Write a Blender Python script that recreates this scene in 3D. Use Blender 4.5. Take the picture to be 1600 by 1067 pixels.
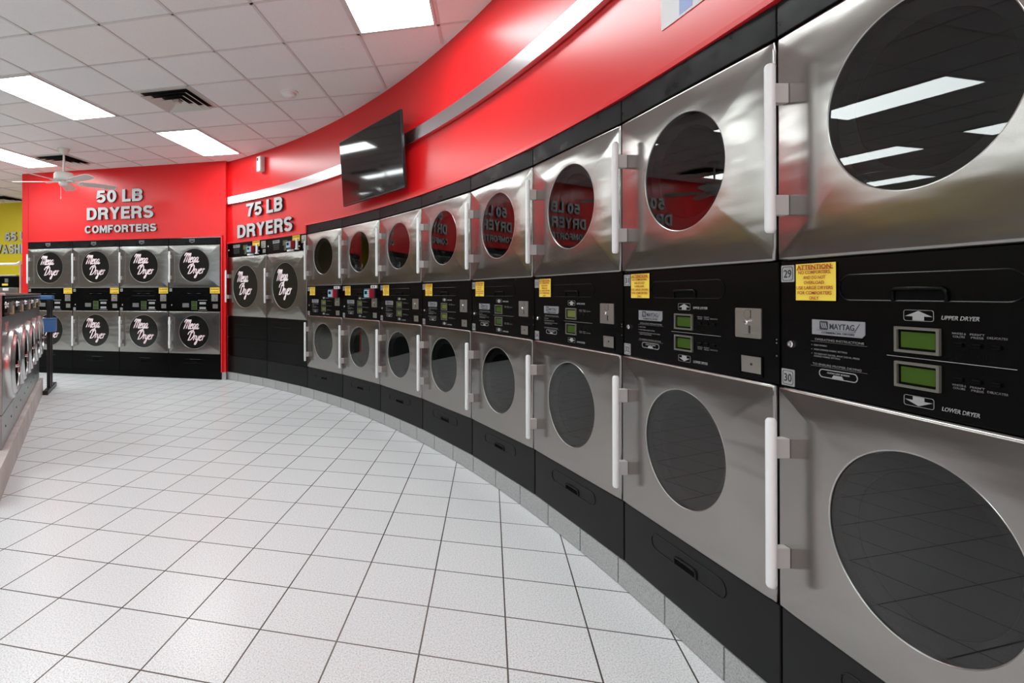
import bpy, bmesh, math, random
from math import sin, cos, pi, radians, atan2, sqrt, hypot
from mathutils import Vector, Matrix
random.seed(7)
for o in list(bpy.data.objects): bpy.data.objects.remove(o)
scene = bpy.context.scene
COL = scene.collection

# ------------------------------------------------------------------ camera
EYE = 1.296
cam_d = bpy.data.cameras.new('camera'); cam = bpy.data.objects.new('camera', cam_d); COL.objects.link(cam)
scene.camera = cam
cam_d.sensor_fit = 'HORIZONTAL'; cam_d.sensor_width = 36.0
cam_d.lens = 847.82/1600*36.0
cam_d.shift_x = (800-557.76)/1600
cam_d.shift_y = -(533.5-456.12)/1600
cam_d.clip_start = 0.05
PITCH, ROLL = 0.0026876, -0.0013823
fw = Vector((0, cos(PITCH), sin(PITCH))); up0 = Vector((0, -sin(PITCH), cos(PITCH)))
rt = cos(ROLL)*Vector((1, 0, 0)) + sin(ROLL)*up0
up = -sin(ROLL)*Vector((1, 0, 0)) + cos(ROLL)*up0
M = Matrix((rt, up, -fw)).transposed().to_4x4(); M.translation = Vector((0, 0, EYE))
cam.matrix_world = M

# ------------------------------------------------------------------ world, exposure
w = bpy.data.worlds.new('world'); scene.world = w; w.use_nodes = True
w.node_tree.nodes['Background'].inputs[0].default_value = (0.82, 0.93, 1, 1)
w.node_tree.nodes['Background'].inputs[1].default_value = 1.2
scene.view_settings.view_transform = 'Standard'
scene.view_settings.look = 'None'
scene.view_settings.exposure = 0.0
scene.view_settings.gamma = 1.0
scene.view_settings.use_curve_mapping = False
LIGHT = 15.5          # strength of every ceiling light diffuser

# ------------------------------------------------------------------ materials
MATS = {}
def mat(name, col=(.5,.5,.5), rough=.5, metal=0., spec=.5, emit=None, estr=0., coat=0., aniso=0.):
    m = bpy.data.materials.new(name); m.use_nodes = True
    b = m.node_tree.nodes['Principled BSDF']
    b.inputs['Base Color'].default_value = (*col, 1)
    b.inputs['Roughness'].default_value = rough
    b.inputs['Metallic'].default_value = metal
    b.inputs['Specular IOR Level'].default_value = spec
    b.inputs['Coat Weight'].default_value = coat
    b.inputs['Anisotropic'].default_value = aniso
    if emit: b.inputs['Emission Color'].default_value = (*emit, 1); b.inputs['Emission Strength'].default_value = estr
    MATS[name] = m
    return m
def nt(m): return m.node_tree.nodes, m.node_tree.links, m.node_tree.nodes['Principled BSDF']
def bump_noise(m, scale, strength, dist=.002, stretch=(1,1,1), detail=2.):
    n, l, b = nt(m)
    tc = n.new('ShaderNodeTexCoord'); mp = n.new('ShaderNodeMapping'); mp.inputs['Scale'].default_value = stretch
    nz = n.new('ShaderNodeTexNoise'); nz.inputs['Scale'].default_value = scale; nz.inputs['Detail'].default_value = detail
    bp = n.new('ShaderNodeBump'); bp.inputs['Strength'].default_value = strength; bp.inputs['Distance'].default_value = dist
    l.new(tc.outputs['Object'], mp.inputs[0]); l.new(mp.outputs[0], nz.inputs['Vector'])
    l.new(nz.outputs[0], bp.inputs['Height']); l.new(bp.outputs[0], b.inputs['Normal'])
    return nz, bp
def colour_noise(m, scale, c1, c2, lo=.35, hi=.65, stretch=(1,1,1), detail=3., rough=None):
    n, l, b = nt(m)
    tc = n.new('ShaderNodeTexCoord'); mp = n.new('ShaderNodeMapping'); mp.inputs['Scale'].default_value = stretch
    nz = n.new('ShaderNodeTexNoise'); nz.inputs['Scale'].default_value = scale; nz.inputs['Detail'].default_value = detail
    r = n.new('ShaderNodeValToRGB'); r.color_ramp.elements[0].position = lo; r.color_ramp.elements[1].position = hi
    r.color_ramp.elements[0].color = (*c1, 1); r.color_ramp.elements[1].color = (*c2, 1)
    l.new(tc.outputs['Object'], mp.inputs[0]); l.new(mp.outputs[0], nz.inputs['Vector'])
    l.new(nz.outputs[0], r.inputs[0]); l.new(r.outputs[0], b.inputs['Base Color'])
    if rough:
        mr = n.new('ShaderNodeMapRange'); mr.inputs[3].default_value = rough[0]; mr.inputs[4].default_value = rough[1]
        mr.inputs[1].default_value = lo; mr.inputs[2].default_value = hi
        l.new(nz.outputs[0], mr.inputs[0]); l.new(mr.outputs[0], b.inputs['Roughness'])

def brushed(name, col, rough):
    m = mat(name, col, rough, 1., aniso=.4)
    n, l, b = nt(m)
    tc = n.new('ShaderNodeTexCoord')
    # fine horizontal brushing varies the roughness and tone
    mp = n.new('ShaderNodeMapping'); mp.inputs['Scale'].default_value = (3, 3, 260)
    nz = n.new('ShaderNodeTexNoise'); nz.inputs['Scale'].default_value = 3; nz.inputs['Detail'].default_value = 4
    l.new(tc.outputs['Object'], mp.inputs[0]); l.new(mp.outputs[0], nz.inputs['Vector'])
    mr = n.new('ShaderNodeMapRange'); mr.inputs[3].default_value = rough-.015; mr.inputs[4].default_value = rough+.02
    l.new(nz.outputs[0], mr.inputs[0]); l.new(mr.outputs[0], b.inputs['Roughness'])
    r = n.new('ShaderNodeValToRGB'); r.color_ramp.elements[0].position = .3; r.color_ramp.elements[1].position = .7
    r.color_ramp.elements[0].color = (*[c*.96 for c in col], 1); r.color_ramp.elements[1].color = (*[min(1,c*1.03) for c in col], 1)
    l.new(nz.outputs[0], r.inputs[0]); l.new(r.outputs[0], b.inputs['Base Color'])
    # slow dents of thin sheet metal
    oi = n.new('ShaderNodeObjectInfo'); ad = n.new('ShaderNodeVectorMath'); ad.operation = 'ADD'
    cx = n.new('ShaderNodeMath'); cx.operation = 'MULTIPLY'; cx.inputs[1].default_value = 37
    l.new(oi.outputs['Random'], cx.inputs[0]); l.new(tc.outputs['Object'], ad.inputs[0]); l.new(cx.outputs[0], ad.inputs[1])
    n2 = n.new('ShaderNodeTexNoise'); n2.inputs['Scale'].default_value = 3.6; n2.inputs['Detail'].default_value = 1.6
    mp2 = n.new('ShaderNodeMapping'); mp2.inputs['Scale'].default_value = (.7, 1, 2.4)
    l.new(ad.outputs[0], mp2.inputs[0]); l.new(mp2.outputs[0], n2.inputs['Vector'])
    bp = n.new('ShaderNodeBump'); bp.inputs['Strength'].default_value = .35; bp.inputs['Distance'].default_value = .012
    l.new(n2.outputs[0], bp.inputs['Height'])
    bp2 = n.new('ShaderNodeBump'); bp2.inputs['Strength'].default_value = .0; bp2.inputs['Distance'].default_value = .0005
    l.new(nz.outputs[0], bp2.inputs['Height']); l.new(bp.outputs[0], bp2.inputs['Normal']); l.new(bp2.outputs[0], b.inputs['Normal'])
    return m
steel = brushed('brushed_steel', (.325, .312, .296), .20)
washer_steel = brushed('washer_steel', (.36, .36, .36), .3)
mat('rim_metal', (.42, .42, .41), .3, 1.)
chrome = mat('chrome', (.75, .75, .76), .12, 1.)
ring_steel = mat('polished_ring', (.62, .62, .62), .28, 1.)
strip_steel = mat('strip_metal', (.80, .81, .83), .22, 1.); bump_noise(strip_steel, 3, .1, .01)
black = mat('black_panel', (.0018, .0018, .0018), .26, 0., .10)
bump_noise(black, 60, .05, .001)
black_low = mat('black_kick_panel', (.0065, .0066, .0068), .38, 0., .18); bump_noise(black_low, 40, .06, .001)
black_head = mat('black_header', (.016, .016, .018), .35, 0., .12)
colour_noise(black_head, 9, (.003,.003,.0033), (.014,.014,.0155), .35, .75, (1,1,1), 6, (.24,.5))
black_in = mat('dryer_interior_dark', (.02, .02, .021), .6)
seam = mat('cup_shade_mask_black', (.003,.003,.003), .9, 0, .05)
drum_m = mat('drum_steel', (.25, .26, .26), .4, .8)
rod = mat('handle_grey', (.80, .82, .82), .42, 0., .5)
block_m = mat('handle_mount', (.60, .59, .57), .4, .3)
red = mat('red_paint', (.72, .010, .013), .30, 0., .5); bump_noise(red, 90, .10, .0015)
red_trim = mat('red_trim', (.72, .025, .03), .25, 0., .5)
yellow_wall = mat('yellow_paint', (.66, .52, .012), .45); bump_noise(yellow_wall, 40, .1, .002)
white_paint = mat('white_paint', (.78, .76, .73), .6)
letter_m = mat('sign_letter_grey', (.50, .50, .51), .45, .2)
letter_side = mat('sign_letter_edge', (.05, .05, .055), .5)
label_grey = mat('print_grey', (.30, .30, .30), .5)
label_dim = mat('print_dim', (.13, .13, .13), .5)
badge_m = mat('badge_silver', (.30, .31, .33), .35, .3)
ink = mat('print_black', (.01, .01, .012), .6)
plate_m = mat('coin_plate_steel', (.42, .40, .37), .3, .9); bump_noise(plate_m, 18, .15, .002)
lcd_frame = mat('display_frame', (.18, .175, .15), .35, .5)
lcd = mat('display_green', (.030, .066, .004), .3, 0, .3, (.13, .32, .01), .04)
lcd_dim = mat('display_olive', (.12, .15, .03), .3, 0, .5, (.12, .16, .02), .03)
yellow = mat('notice_yellow', (.84, .62, .06), .6)
notice_red = mat('notice_print', (.42, .05, .01), .6)
white_pl = mat('white_plastic', (.75, .75, .74), .4)
reader_blue = mat('reader_face', (.25, .5, .62), .4)
reader_dark = mat('reader_screen', (.005, .01, .03), .2)
reader_red = mat('reader_red', (.35, .02, .04), .4)
navy = mat('reader_navy', (.012, .03, .06), .4)
script_w = mat('script_white', (.9, .84, .86), .5, 0, .5)
script_p = mat('script_pink', (.85, .35, .42), .5, 0, .5)
sticker = mat('window_sticker_black', (.008, .008, .007), .12, 0, .5)
fan_white = mat('fan_white', (.66, .65, .61), .4)
fan_blade = mat('fan_blade', (.60, .58, .55), .45)
vent_m = mat('vent_cream', (.55, .51, .46), .5)
dark = mat('vent_shade', (.01, .009, .009), .9)
blue = mat('blue_plastic', (.06, .16, .38), .4)
stand_black = mat('stand_black', (.012, .012, .013), .35)
tag_brown = mat('tag_tan', (.55, .38, .2), .6)
concrete = mat('concrete', (.42, .38, .355), .75); colour_noise(concrete, 5, (.50,.455,.43), (.60,.55,.52)); 
tv_black = mat('tv_screen', (.004, .004, .005), .06, 0, .5)
tv_frame = mat('tv_bezel', (.03, .03, .032), .3, .5)
poster_w = mat('poster_white', (.78, .79, .80), .6)
poster_b = mat('poster_blue', (.35, .45, .75), .6)
light_m = bpy.data.materials.new('light_diffuser'); light_m.use_nodes = True
_n, _l, _b = nt(light_m)
_b.inputs['Base Color'].default_value = (.9,.9,.9,1); _b.inputs['Emission Color'].default_value = (.925, 1, 1.0, 1)
_b.inputs['Emission Strength'].default_value = LIGHT
tbar = mat('ceiling_tbar', (.60, .57, .55), .5)

def glass_mat(name, tint, rough=0.0):
    m = bpy.data.materials.new(name); m.use_nodes = True; n = m.node_tree.nodes; l = m.node_tree.links
    n.remove(n['Principled BSDF']); out = n['Material Output']
    t = n.new('ShaderNodeBsdfTransparent'); t.inputs[0].default_value = (*tint, 1)
    g = n.new('ShaderNodeBsdfGlossy'); g.inputs['Roughness'].default_value = rough; g.inputs[0].default_value = (1,1,1,1)
    f = n.new('ShaderNodeFresnel'); f.inputs[0].default_value = 1.5
    mx = n.new('ShaderNodeMixShader'); l.new(f.outputs[0], mx.inputs[0]); l.new(t.outputs[0], mx.inputs[1]); l.new(g.outputs[0], mx.inputs[2])
    l.new(mx.outputs[0], out.inputs[0]); return m
glass = glass_mat('door_glass', (.42, .44, .44))
glass_in = glass_mat('inner_door_glass', (.6, .62, .62))

GA = -0.2399                       # angle of the building grid
GX = Vector((cos(GA), sin(GA))); GY = Vector((-sin(GA), cos(GA)))

def grid_nodes(m, org, t, gap):
    """returns (mask socket: 1 on joint, cell-id vector socket, local coords) for a square grid"""
    n, l, b = nt(m)
    tc = n.new('ShaderNodeTexCoord'); vr = n.new('ShaderNodeVectorRotate'); vr.rotation_type = 'Z_AXIS'
    vr.inputs['Center'].default_value = (org[0], org[1], 0); vr.inputs['Angle'].default_value = -GA
    l.new(tc.outputs['Object'], vr.inputs['Vector'])
    sb = n.new('ShaderNodeVectorMath'); sb.operation = 'SUBTRACT'; sb.inputs[1].default_value = (org[0], org[1], 0)
    l.new(vr.outputs[0], sb.inputs[0])
    sc = n.new('ShaderNodeVectorMath'); sc.operation = 'SCALE'; sc.inputs['Scale'].default_value = 1/t
    l.new(sb.outputs[0], sc.inputs[0])
    fl = n.new('ShaderNodeVectorMath'); fl.operation = 'FLOOR'; l.new(sc.outputs[0], fl.inputs[0])
    fr = n.new('ShaderNodeVectorMath'); fr.operation = 'FRACTION'; l.new(sc.outputs[0], fr.inputs[0])
    sp = n.new('ShaderNodeSeparateXYZ'); l.new(fr.outputs[0], sp.inputs[0])
    masks = []
    for k in (0, 1):
        s1 = n.new('ShaderNodeMath'); s1.operation = 'SUBTRACT'; s1.inputs[1].default_value = .5; l.new(sp.outputs[k], s1.inputs[0])
        a1 = n.new('ShaderNodeMath'); a1.operation = 'ABSOLUTE'; l.new(s1.outputs[0], a1.inputs[0])
        g1 = n.new('ShaderNodeMath'); g1.operation = 'GREATER_THAN'; g1.inputs[1].default_value = .5-gap/t/2; l.new(a1.outputs[0], g1.inputs[0])
        masks.append(g1)
    mx = n.new('ShaderNodeMath'); mx.operation = 'MAXIMUM'; l.new(masks[0].outputs[0], mx.inputs[0]); l.new(masks[1].outputs[0], mx.inputs[1])
    return mx.outputs[0], fl.outputs[0], sb.outputs[0]
def mixc(n, l, fac, a, b_):
    m = n.new('ShaderNodeMix'); m.data_type = 'RGBA'
    if hasattr(fac, 'links'): l.new(fac, m.inputs[0])
    else: m.inputs[0].default_value = fac
    for s, v in ((m.inputs[6], a), (m.inputs[7], b_)):
        if hasattr(v, 'links'): l.new(v, s)
        else: s.default_value = (*v, 1)
    return m.outputs[2]
# floor tile
def speckled(m, scale, c1, c2, c3):
    n, l, b = nt(m)
    tc = n.new('ShaderNodeTexCoord')
    nz = n.new('ShaderNodeTexNoise'); nz.inputs['Scale'].default_value = scale; nz.inputs['Detail'].default_value = 3; nz.inputs['Roughness'].default_value = .7
    l.new(tc.outputs['Object'], nz.inputs['Vector'])
    r = n.new('ShaderNodeValToRGB'); e = r.color_ramp.elements; e[0].position = .33; e[0].color = (*c1, 1); e[1].position = .5; e[1].color = (*c2, 1)
    x = e.new(.66); x.color = (*c3, 1)
    l.new(nz.outputs[0], r.inputs[0]); return r.outputs[0]
floor_m = mat('floor_tile', (.6,.6,.6), .42, 0, .5)
n_, l_, b_ = nt(floor_m)
msk, cid, loc = grid_nodes(floor_m, (-1.5692, 2.3891), .3071, .006)
sp_ = speckled(floor_m, 170, (.46,.48,.49), (.755,.78,.79), (.89,.91,.915))
wn = n_.new('ShaderNodeTexWhiteNoise'); wn.noise_dimensions = '2D'; l_.new(cid, wn.inputs['Vector'])
mr_ = n_.new('ShaderNodeMapRange'); mr_.inputs[3].default_value = 0; mr_.inputs[4].default_value = .14; l_.new(wn.outputs['Value'], mr_.inputs[0])
c_ = mixc(n_, l_, mr_.outputs[0], sp_, (.56,.59,.62))
nz_ = n_.new('ShaderNodeTexNoise'); nz_.inputs['Scale'].default_value = .9; nz_.inputs['Detail'].default_value = 4; l_.new(loc, nz_.inputs['Vector'])
gr_ = n_.new('ShaderNodeValToRGB'); gr_.color_ramp.elements[0].position=.4; gr_.color_ramp.elements[1].position=.62
gr_.color_ramp.elements[0].color=(.045,.038,.032,1); gr_.color_ramp.elements[1].color=(.15,.13,.115,1); l_.new(nz_.outputs[0], gr_.inputs[0])
c_ = mixc(n_, l_, msk, c_, gr_.outputs[0]); l_.new(c_, b_.inputs['Base Color'])
bp_ = n_.new('ShaderNodeBump'); bp_.invert = True; bp_.inputs['Strength'].default_value = .5; bp_.inputs['Distance'].default_value = .002
l_.new(msk, bp_.inputs['Height']); l_.new(bp_.outputs[0], b_.inputs['Normal'])
rr_ = n_.new('ShaderNodeMapRange'); rr_.inputs[3].default_value = .30; rr_.inputs[4].default_value = .9; l_.new(msk, rr_.inputs[0]); l_.new(rr_.outputs[0], b_.inputs['Roughness'])
kick_m = mat('kick_tile', (.5,.5,.5), .5); n_, l_, b_ = nt(kick_m)
l_.new(speckled(kick_m, 170, (.24,.245,.24), (.37,.375,.37), (.46,.46,.455)), b_.inputs['Base Color'])
grout = mat('grout', (.07,.06,.055), .9)
# ceiling tile
CO = Vector((-2.49835, 4.15251)); CT = .6096; CEIL = EYE+1.9937
ceil_m = mat('ceiling_tile', (.6,.6,.6), .8, 0, .2); n_, l_, b_ = nt(ceil_m)
msk, cid, loc = grid_nodes(ceil_m, CO, CT, .02)
wn = n_.new('ShaderNodeTexWhiteNoise'); wn.noise_dimensions = '2D'; l_.new(cid, wn.inputs['Vector'])
r_ = n_.new('ShaderNodeValToRGB'); r_.color_ramp.interpolation = 'CONSTANT'
e = r_.color_ramp.elements; e[0].color = (.74,.73,.72,1); e[1].position = .8; e[1].color = (.74,.715,.69,1); l_.new(wn.outputs['Value'], r_.inputs[0])
nz_ = n_.new('ShaderNodeTexNoise'); nz_.inputs['Scale'].default_value = 95; nz_.inputs['Detail'].default_value = 4; l_.new(loc, nz_.inputs['Vector'])
mr_ = n_.new('ShaderNodeMapRange'); mr_.inputs[1].default_value = .55; mr_.inputs[2].default_value = .75; mr_.inputs[4].default_value = .30; l_.new(nz_.outputs[0], mr_.inputs[0])
l_.new(mixc(n_, l_, mr_.outputs[0], r_.outputs[0], (.5,.49,.48)), b_.inputs['Base Color'])

# ------------------------------------------------------------------ mesh helpers
def box(bm, x0, x1, y0, y1, z0, z1):
    v = [bm.verts.new((x, y, z)) for z in (z0, z1) for y in (y0, y1) for x in (x0, x1)]
    for f in ((0,2,3,1),(4,5,7,6),(0,1,5,4),(1,3,7,5),(3,2,6,7),(2,0,4,6)): bm.faces.new([v[i] for i in f])
def bevel_all(bm, r, seg=2):
    bmesh.ops.bevel(bm, geom=list(bm.edges), offset=r, segments=seg, affect='EDGES', profile=.5)
def rbox(x0, x1, y0, y1, z0, z1, r=.003, seg=2):
    bm = bmesh.new(); box(bm, x0, x1, y0, y1, z0, z1); bevel_all(bm, r, seg); return bm
def merge(a, b):
    me = bpy.data.meshes.new('tmp'); b.to_mesh(me); a.from_mesh(me); bpy.data.meshes.remove(me); b.free(); return a
def outline_prism(bm, pts, yf, yb):
    """pts (x,z) closed outline, front at y=yf, back at y=yb (front faces -y)"""
    A = [bm.verts.new((x, yf, z)) for x, z in pts]; B = [bm.verts.new((x, yb, z)) for x, z in pts]
    bm.faces.new(A); bm.faces.new(B[::-1]); n = len(pts)
    for i in range(n): bm.faces.new((A[i], B[i], B[(i+1)%n], A[(i+1)%n]))
def rrect(x0, x1, z0, z1, r, n=5):
    r = min(r, (x1-x0)/2-1e-5, (z1-z0)/2-1e-5); p = []
    for cx_, cz_, a0 in ((x1-r, z1-r, 0), (x0+r, z1-r, pi/2), (x0+r, z0+r, pi), (x1-r, z0+r, 1.5*pi)):
        for k in range(n+1): a = a0+pi/2*k/n; p.append((cx_+r*cos(a), cz_+r*sin(a)))
    return p
def plate(bm, x0, x1, z0, z1, yf, th=.002, r=.002):
    outline_prism(bm, rrect(x0, x1, z0, z1, r), yf, yf+th)
def tube(bm, pts, r, n=8, closed=False, cap=True):
    P = [Vector(p) for p in pts]; rings = []; m = len(P)
    for i, p in enumerate(P):
        if closed: t = (P[(i+1)%m]-P[i-1]).normalized()
        else: t = (P[min(i+1, m-1)]-P[max(i-1, 0)]).normalized()
        a = Vector((0,0,1)) if abs(t.z) < .9 else Vector((1,0,0))
        u = t.cross(a).normalized(); v = t.cross(u).normalized()
        rr = r[i] if isinstance(r, (list, tuple)) else r
        rings.append([bm.verts.new(p+u*rr*cos(2*pi*k/n)+v*rr*sin(2*pi*k/n)) for k in range(n)])
    for i in range(m if closed else m-1):
        A, B = rings[i], rings[(i+1)%m]
        for k in range(n): bm.faces.new((A[k], A[(k+1)%n], B[(k+1)%n], B[k]))
    if cap and not closed:
        bm.faces.new(rings[0][::-1]); bm.faces.new(rings[-1])
def frame_ring(bm, outer, inner, yf, yb):
    """two outlines with the same count"""
    n = len(outer)
    o1 = [bm.verts.new((x, yf, z)) for x, z in outer]; i1 = [bm.verts.new((x, yf, z)) for x, z in inner]
    o2 = [bm.verts.new((x, yb, z)) for x, z in outer]; i2 = [bm.verts.new((x, yb, z)) for x, z in inner]
    for k in range(n):
        j = (k+1)%n
        bm.faces.new((o1[k], o1[j], i1[j], i1[k])); bm.faces.new((o2[j], o2[k], i2[k], i2[j]))
        bm.faces.new((o1[j], o1[k], o2[k], o2[j])); bm.faces.new((i1[k], i1[j], i2[j], i2[k]))
def lathe_y(bm, prof, cx_, cz_, n=64, smooth=True):
    """profile of (radius, y) revolved about the y axis through (cx,cz)"""
    rings = []
    for r, y in prof:
        if r < 1e-6: rings.append([bm.verts.new((cx_, y, cz_))])
        else: rings.append([bm.verts.new((cx_+r*cos(2*pi*k/n), y, cz_+r*sin(2*pi*k/n))) for k in range(n)])
    for A, B in zip(rings, rings[1:]):
        for k in range(n):
            j = (k+1)%n
            if len(A) == 1: bm.faces.new((A[0], B[j], B[k]))
            elif len(B) == 1: bm.faces.new((A[k], A[j], B[0]))
            else: bm.faces.new((A[k], A[j], B[j], B[k]))
def lathe_z(bm, prof, n=32, c=(0,0)):
    rings = []
    for r, z in prof:
        if r < 1e-6: rings.append([bm.verts.new((c[0], c[1], z))])
        else: rings.append([bm.verts.new((c[0]+r*cos(2*pi*k/n), c[1]+r*sin(2*pi*k/n), z)) for k in range(n)])
    for A, B in zip(rings, rings[1:]):
        for k in range(n):
            j = (k+1)%n
            if len(A) == 1: bm.faces.new((A[0], B[k], B[j]))
            elif len(B) == 1: bm.faces.new((A[k], B[0], A[j]))
            else: bm.faces.new((A[k], B[k], B[j], A[j]))
def disc_y(r, y, cx_, cz_, n=96):
    bm = bmesh.new(); bm.faces.new([bm.verts.new((cx_+r*cos(2*pi*k/n), y, cz_+r*sin(2*pi*k/n))) for k in range(n)])
    bm.normal_update()
    for f in bm.faces:
        if f.normal.y > 0: f.normal_flip()
    return bm
def obj(name, bm, m, parent=None, smooth=None, recalc=True):
    if recalc: bmesh.ops.recalc_face_normals(bm, faces=bm.faces)
    me = bpy.data.meshes.new(name); bm.to_mesh(me); bm.free()
    for x in (m if isinstance(m, (list, tuple)) else [m]): me.materials.append(x)
    o = bpy.data.objects.new(name, me); COL.objects.link(o)
    if smooth:
        for p in me.polygons: p.use_smooth = True
        me.set_sharp_from_angle(angle=radians(smooth))
    if parent: o.parent = parent
    return o
def tag(o, label, cat, group=None, kind=None):
    if label: o['label'] = label
    if cat: o['category'] = cat
    if group: o['group'] = group
    if kind: o['kind'] = kind
    return o
def struct(o, label=None, cat=None):
    o['kind'] = 'structure'
    if label: o['label'] = label
    if cat: o['category'] = cat
    return o
def empty(name, loc, rz=0., label=None, cat=None, group=None):
    o = bpy.data.objects.new(name, None); o.empty_display_size = .1; COL.objects.link(o)
    o.location = loc; o.rotation_euler = (0, 0, rz); tag(o, label, cat, group); return o
def copy_tree(o, parent=None):
    c = o.copy(); COL.objects.link(c)
    if parent: c.parent = parent
    for ch in list(o.children): copy_tree(ch, c)
    return c

# text -> mesh, facing -y, thickness th, fitted to a box (x0..x1, baseline z0, cap height h)
def text_bm(s, x0, x1, z0, h, yf, th=.001, bold=0., shear=0., centre=False, cap='H'):
    def mk(t):
        cu = bpy.data.curves.new('t', 'FONT'); cu.body = t; cu.size = 1; cu.offset = bold; cu.shear = shear
        cu.resolution_u = 3
        ob = bpy.data.objects.new('t', cu); COL.objects.link(ob)
        dg = bpy.context.evaluated_depsgraph_get(); me = bpy.data.meshes.new_from_object(ob.evaluated_get(dg))
        bpy.data.objects.remove(ob); bpy.data.curves.remove(cu); return me
    me = mk(cap); H = max(v.co.y for v in me.vertices); bpy.data.meshes.remove(me)
    me = mk(s); xs = [v.co.x for v in me.vertices]; a, b = min(xs), max(xs)
    bm = bmesh.new(); bm.from_mesh(me); bpy.data.meshes.remove(me)
    sz = h/H; sx = (x1-x0)/(b-a) if x1 is not None else sz
    for v in bm.verts: v.co = Vector((x0+(v.co.x-a)*sx, yf, z0+v.co.y*sz))
    if th > 0:
        r = bmesh.ops.extrude_face_region(bm, geom=list(bm.faces))
        for g in r['geom']:
            if isinstance(g, bmesh.types.BMVert): g.co.y += th
    return bm

# ------------------------------------------------------------------ plan geometry
K = 1.05
S = [Vector(p)*K for p in ((-.5962,6.4548),(-.1628,5.8301),(.2136,5.1692),(.5304,4.4775),(.7872,3.7603),(.9789,3.0228),(1.1057,2.2719),(1.1693,1.5137))]
S.append(S[7]+Vector((cos(-1.5658), sin(-1.5658)))*.799)
def circ(a, b, c):
    ax, ay, bx, by, cx_, cy_ = *a, *b, *c
    d = 2*(ax*(by-cy_)+bx*(cy_-ay)+cx_*(ay-by))
    ux = ((ax*ax+ay*ay)*(by-cy_)+(bx*bx+by*by)*(cy_-ay)+(cx_*cx_+cy_*cy_)*(ay-by))/d
    uy = ((ax*ax+ay*ay)*(cx_-bx)+(bx*bx+by*by)*(ax-cx_)+(cx_*cx_+cy_*cy_)*(bx-ax))/d
    return Vector((ux, uy))
CC = circ(S[0], S[3], S[7]); RAD = (S[3]-CC).length
def ang(p): return atan2(p[1]-CC.y, p[0]-CC.x)
def arc(a, r=0.): return Vector((CC.x+(RAD+r)*cos(a), CC.y+(RAD+r)*sin(a)))
W75 = .977
aS0 = ang(S[0]); dA = 2*math.asin(W75/2/RAD)
aM = aS0+dA; aA = aS0+2*dA
PM, PA = arc(aM), arc(aA)
PR = Vector((-2.053, 8.143)); PL = PR-GX*3.496
a_end = ang(S[8])

def arc_solid(a0, a1, r0, r1, z0, z1, name, m, step=radians(.8), smooth=40):
    n = max(2, int(abs(a1-a0)/step)); bm = bmesh.new(); rows = []
    for i in range(n+1):
        a = a0+(a1-a0)*i/n
        p, q = arc(a, r0), arc(a, r1)
        rows.append([bm.verts.new((p.x, p.y, z0)), bm.verts.new((p.x, p.y, z1)), bm.verts.new((q.x, q.y, z1)), bm.verts.new((q.x, q.y, z0))])
    for A, B in zip(rows, rows[1:]):
        for k in range(4): j = (k+1)%4; bm.faces.new((A[k], A[j], B[j], B[k]))
    bm.faces.new(rows[0]); bm.faces.new(rows[-1][::-1])
    return obj(name, bm, m, smooth=smooth)
def seg_box(p, q, th, z0, z1):
    """box whose front face runs p->q (front faces right of travel), thickness th behind"""
    d = (q-p).normalized(); nb = Vector((-d.y, d.x)); bm = bmesh.new()
    P = [p, q, q+nb*th, p+nb*th]
    lo = [bm.verts.new((v.x, v.y, z0)) for v in P]; hi = [bm.verts.new((v.x, v.y, z1)) for v in P]
    bm.faces.new(lo[::-1]); bm.faces.new(hi)
    for k in range(4): j = (k+1)%4; bm.faces.new((lo[k], lo[j], hi[j], hi[k]))
    return bm

Z_HT, Z_ST, Z_PT, Z_PB, Z_SB, Z_BB = 2.1445, 2.038, 1.3843, 1.0254, .3796, .1181
Z75 = 2.045

# ------------------------------------------------------------------ room shell
bm = bmesh.new(); box(bm, -16, 3, -5, 16, -.1, 0); struct(obj('floor', bm, floor_m))
bm = bmesh.new(); box(bm, -16, 3, -5, 16, CEIL, CEIL+.1); struct(obj('ceiling', bm, ceil_m))
WO = .018                                              # paint face sits this far behind the machine fronts
a_far = ang(Vector((0.2, -4.4)))
bmw = arc_solid(aS0, ang(S[8]), WO, WO+.12, Z_HT+.004, CEIL, 'wall_right', red)
w2 = arc_solid(aA+.008, aS0, WO, WO+.12, Z75+.004, CEIL, 'tmp', red)
w3 = arc_solid(ang(S[8]), a_far-.06, WO, WO+.12, 0, CEIL, 'tmp', red)
mb = bmesh.new()
for o in (bmw, w2, w3): mb.from_mesh(o.data)
mb.to_mesh(bmw.data); 
for p in bmw.data.polygons: p.use_smooth = True
bmw.data.set_sharp_from_angle(angle=radians(40)); mb.free()
for o in (w2, w3): bpy.data.objects.remove(o)
struct(bmw, 'glossy red curved wall above the long row of dryers', 'wall')

CORN = arc(aA+.012, WO)                                # corner of back wall and curved wall
# back bulkhead wall: above machines, left pillar, right pillar
XL = PL-GX*.125                                        # left end of the red bulkhead
fb = GY*(WO)
mb = seg_box(PL+fb-GX*.0, PR+fb+GX*.02, .12, Z_HT+.03, CEIL)
merge(mb, seg_box(XL+fb, PL+fb-GX*.006, .12, 0, CEIL))
q0 = PR+fb+GX*.02; merge(mb, seg_box(q0, q0+GX*.062, .12, .118, CEIL))
p1 = XL+fb+GY*.12                                      # return side of the bulkhead
merge(mb, seg_box(XL+fb+GY*3.2, XL+fb+GY*.12, .10, 0, CEIL))
struct(obj('wall_back', mb, red), 'flat red bulkhead wall behind the ceiling fan', 'wall')
# sloping little pillar kick of tile
mb = seg_box(q0-GY*.004, q0+GX*.066-GY*.004, .02, 0, .118); struct(obj('baseboard_corner', mb, kick_m))
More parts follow.
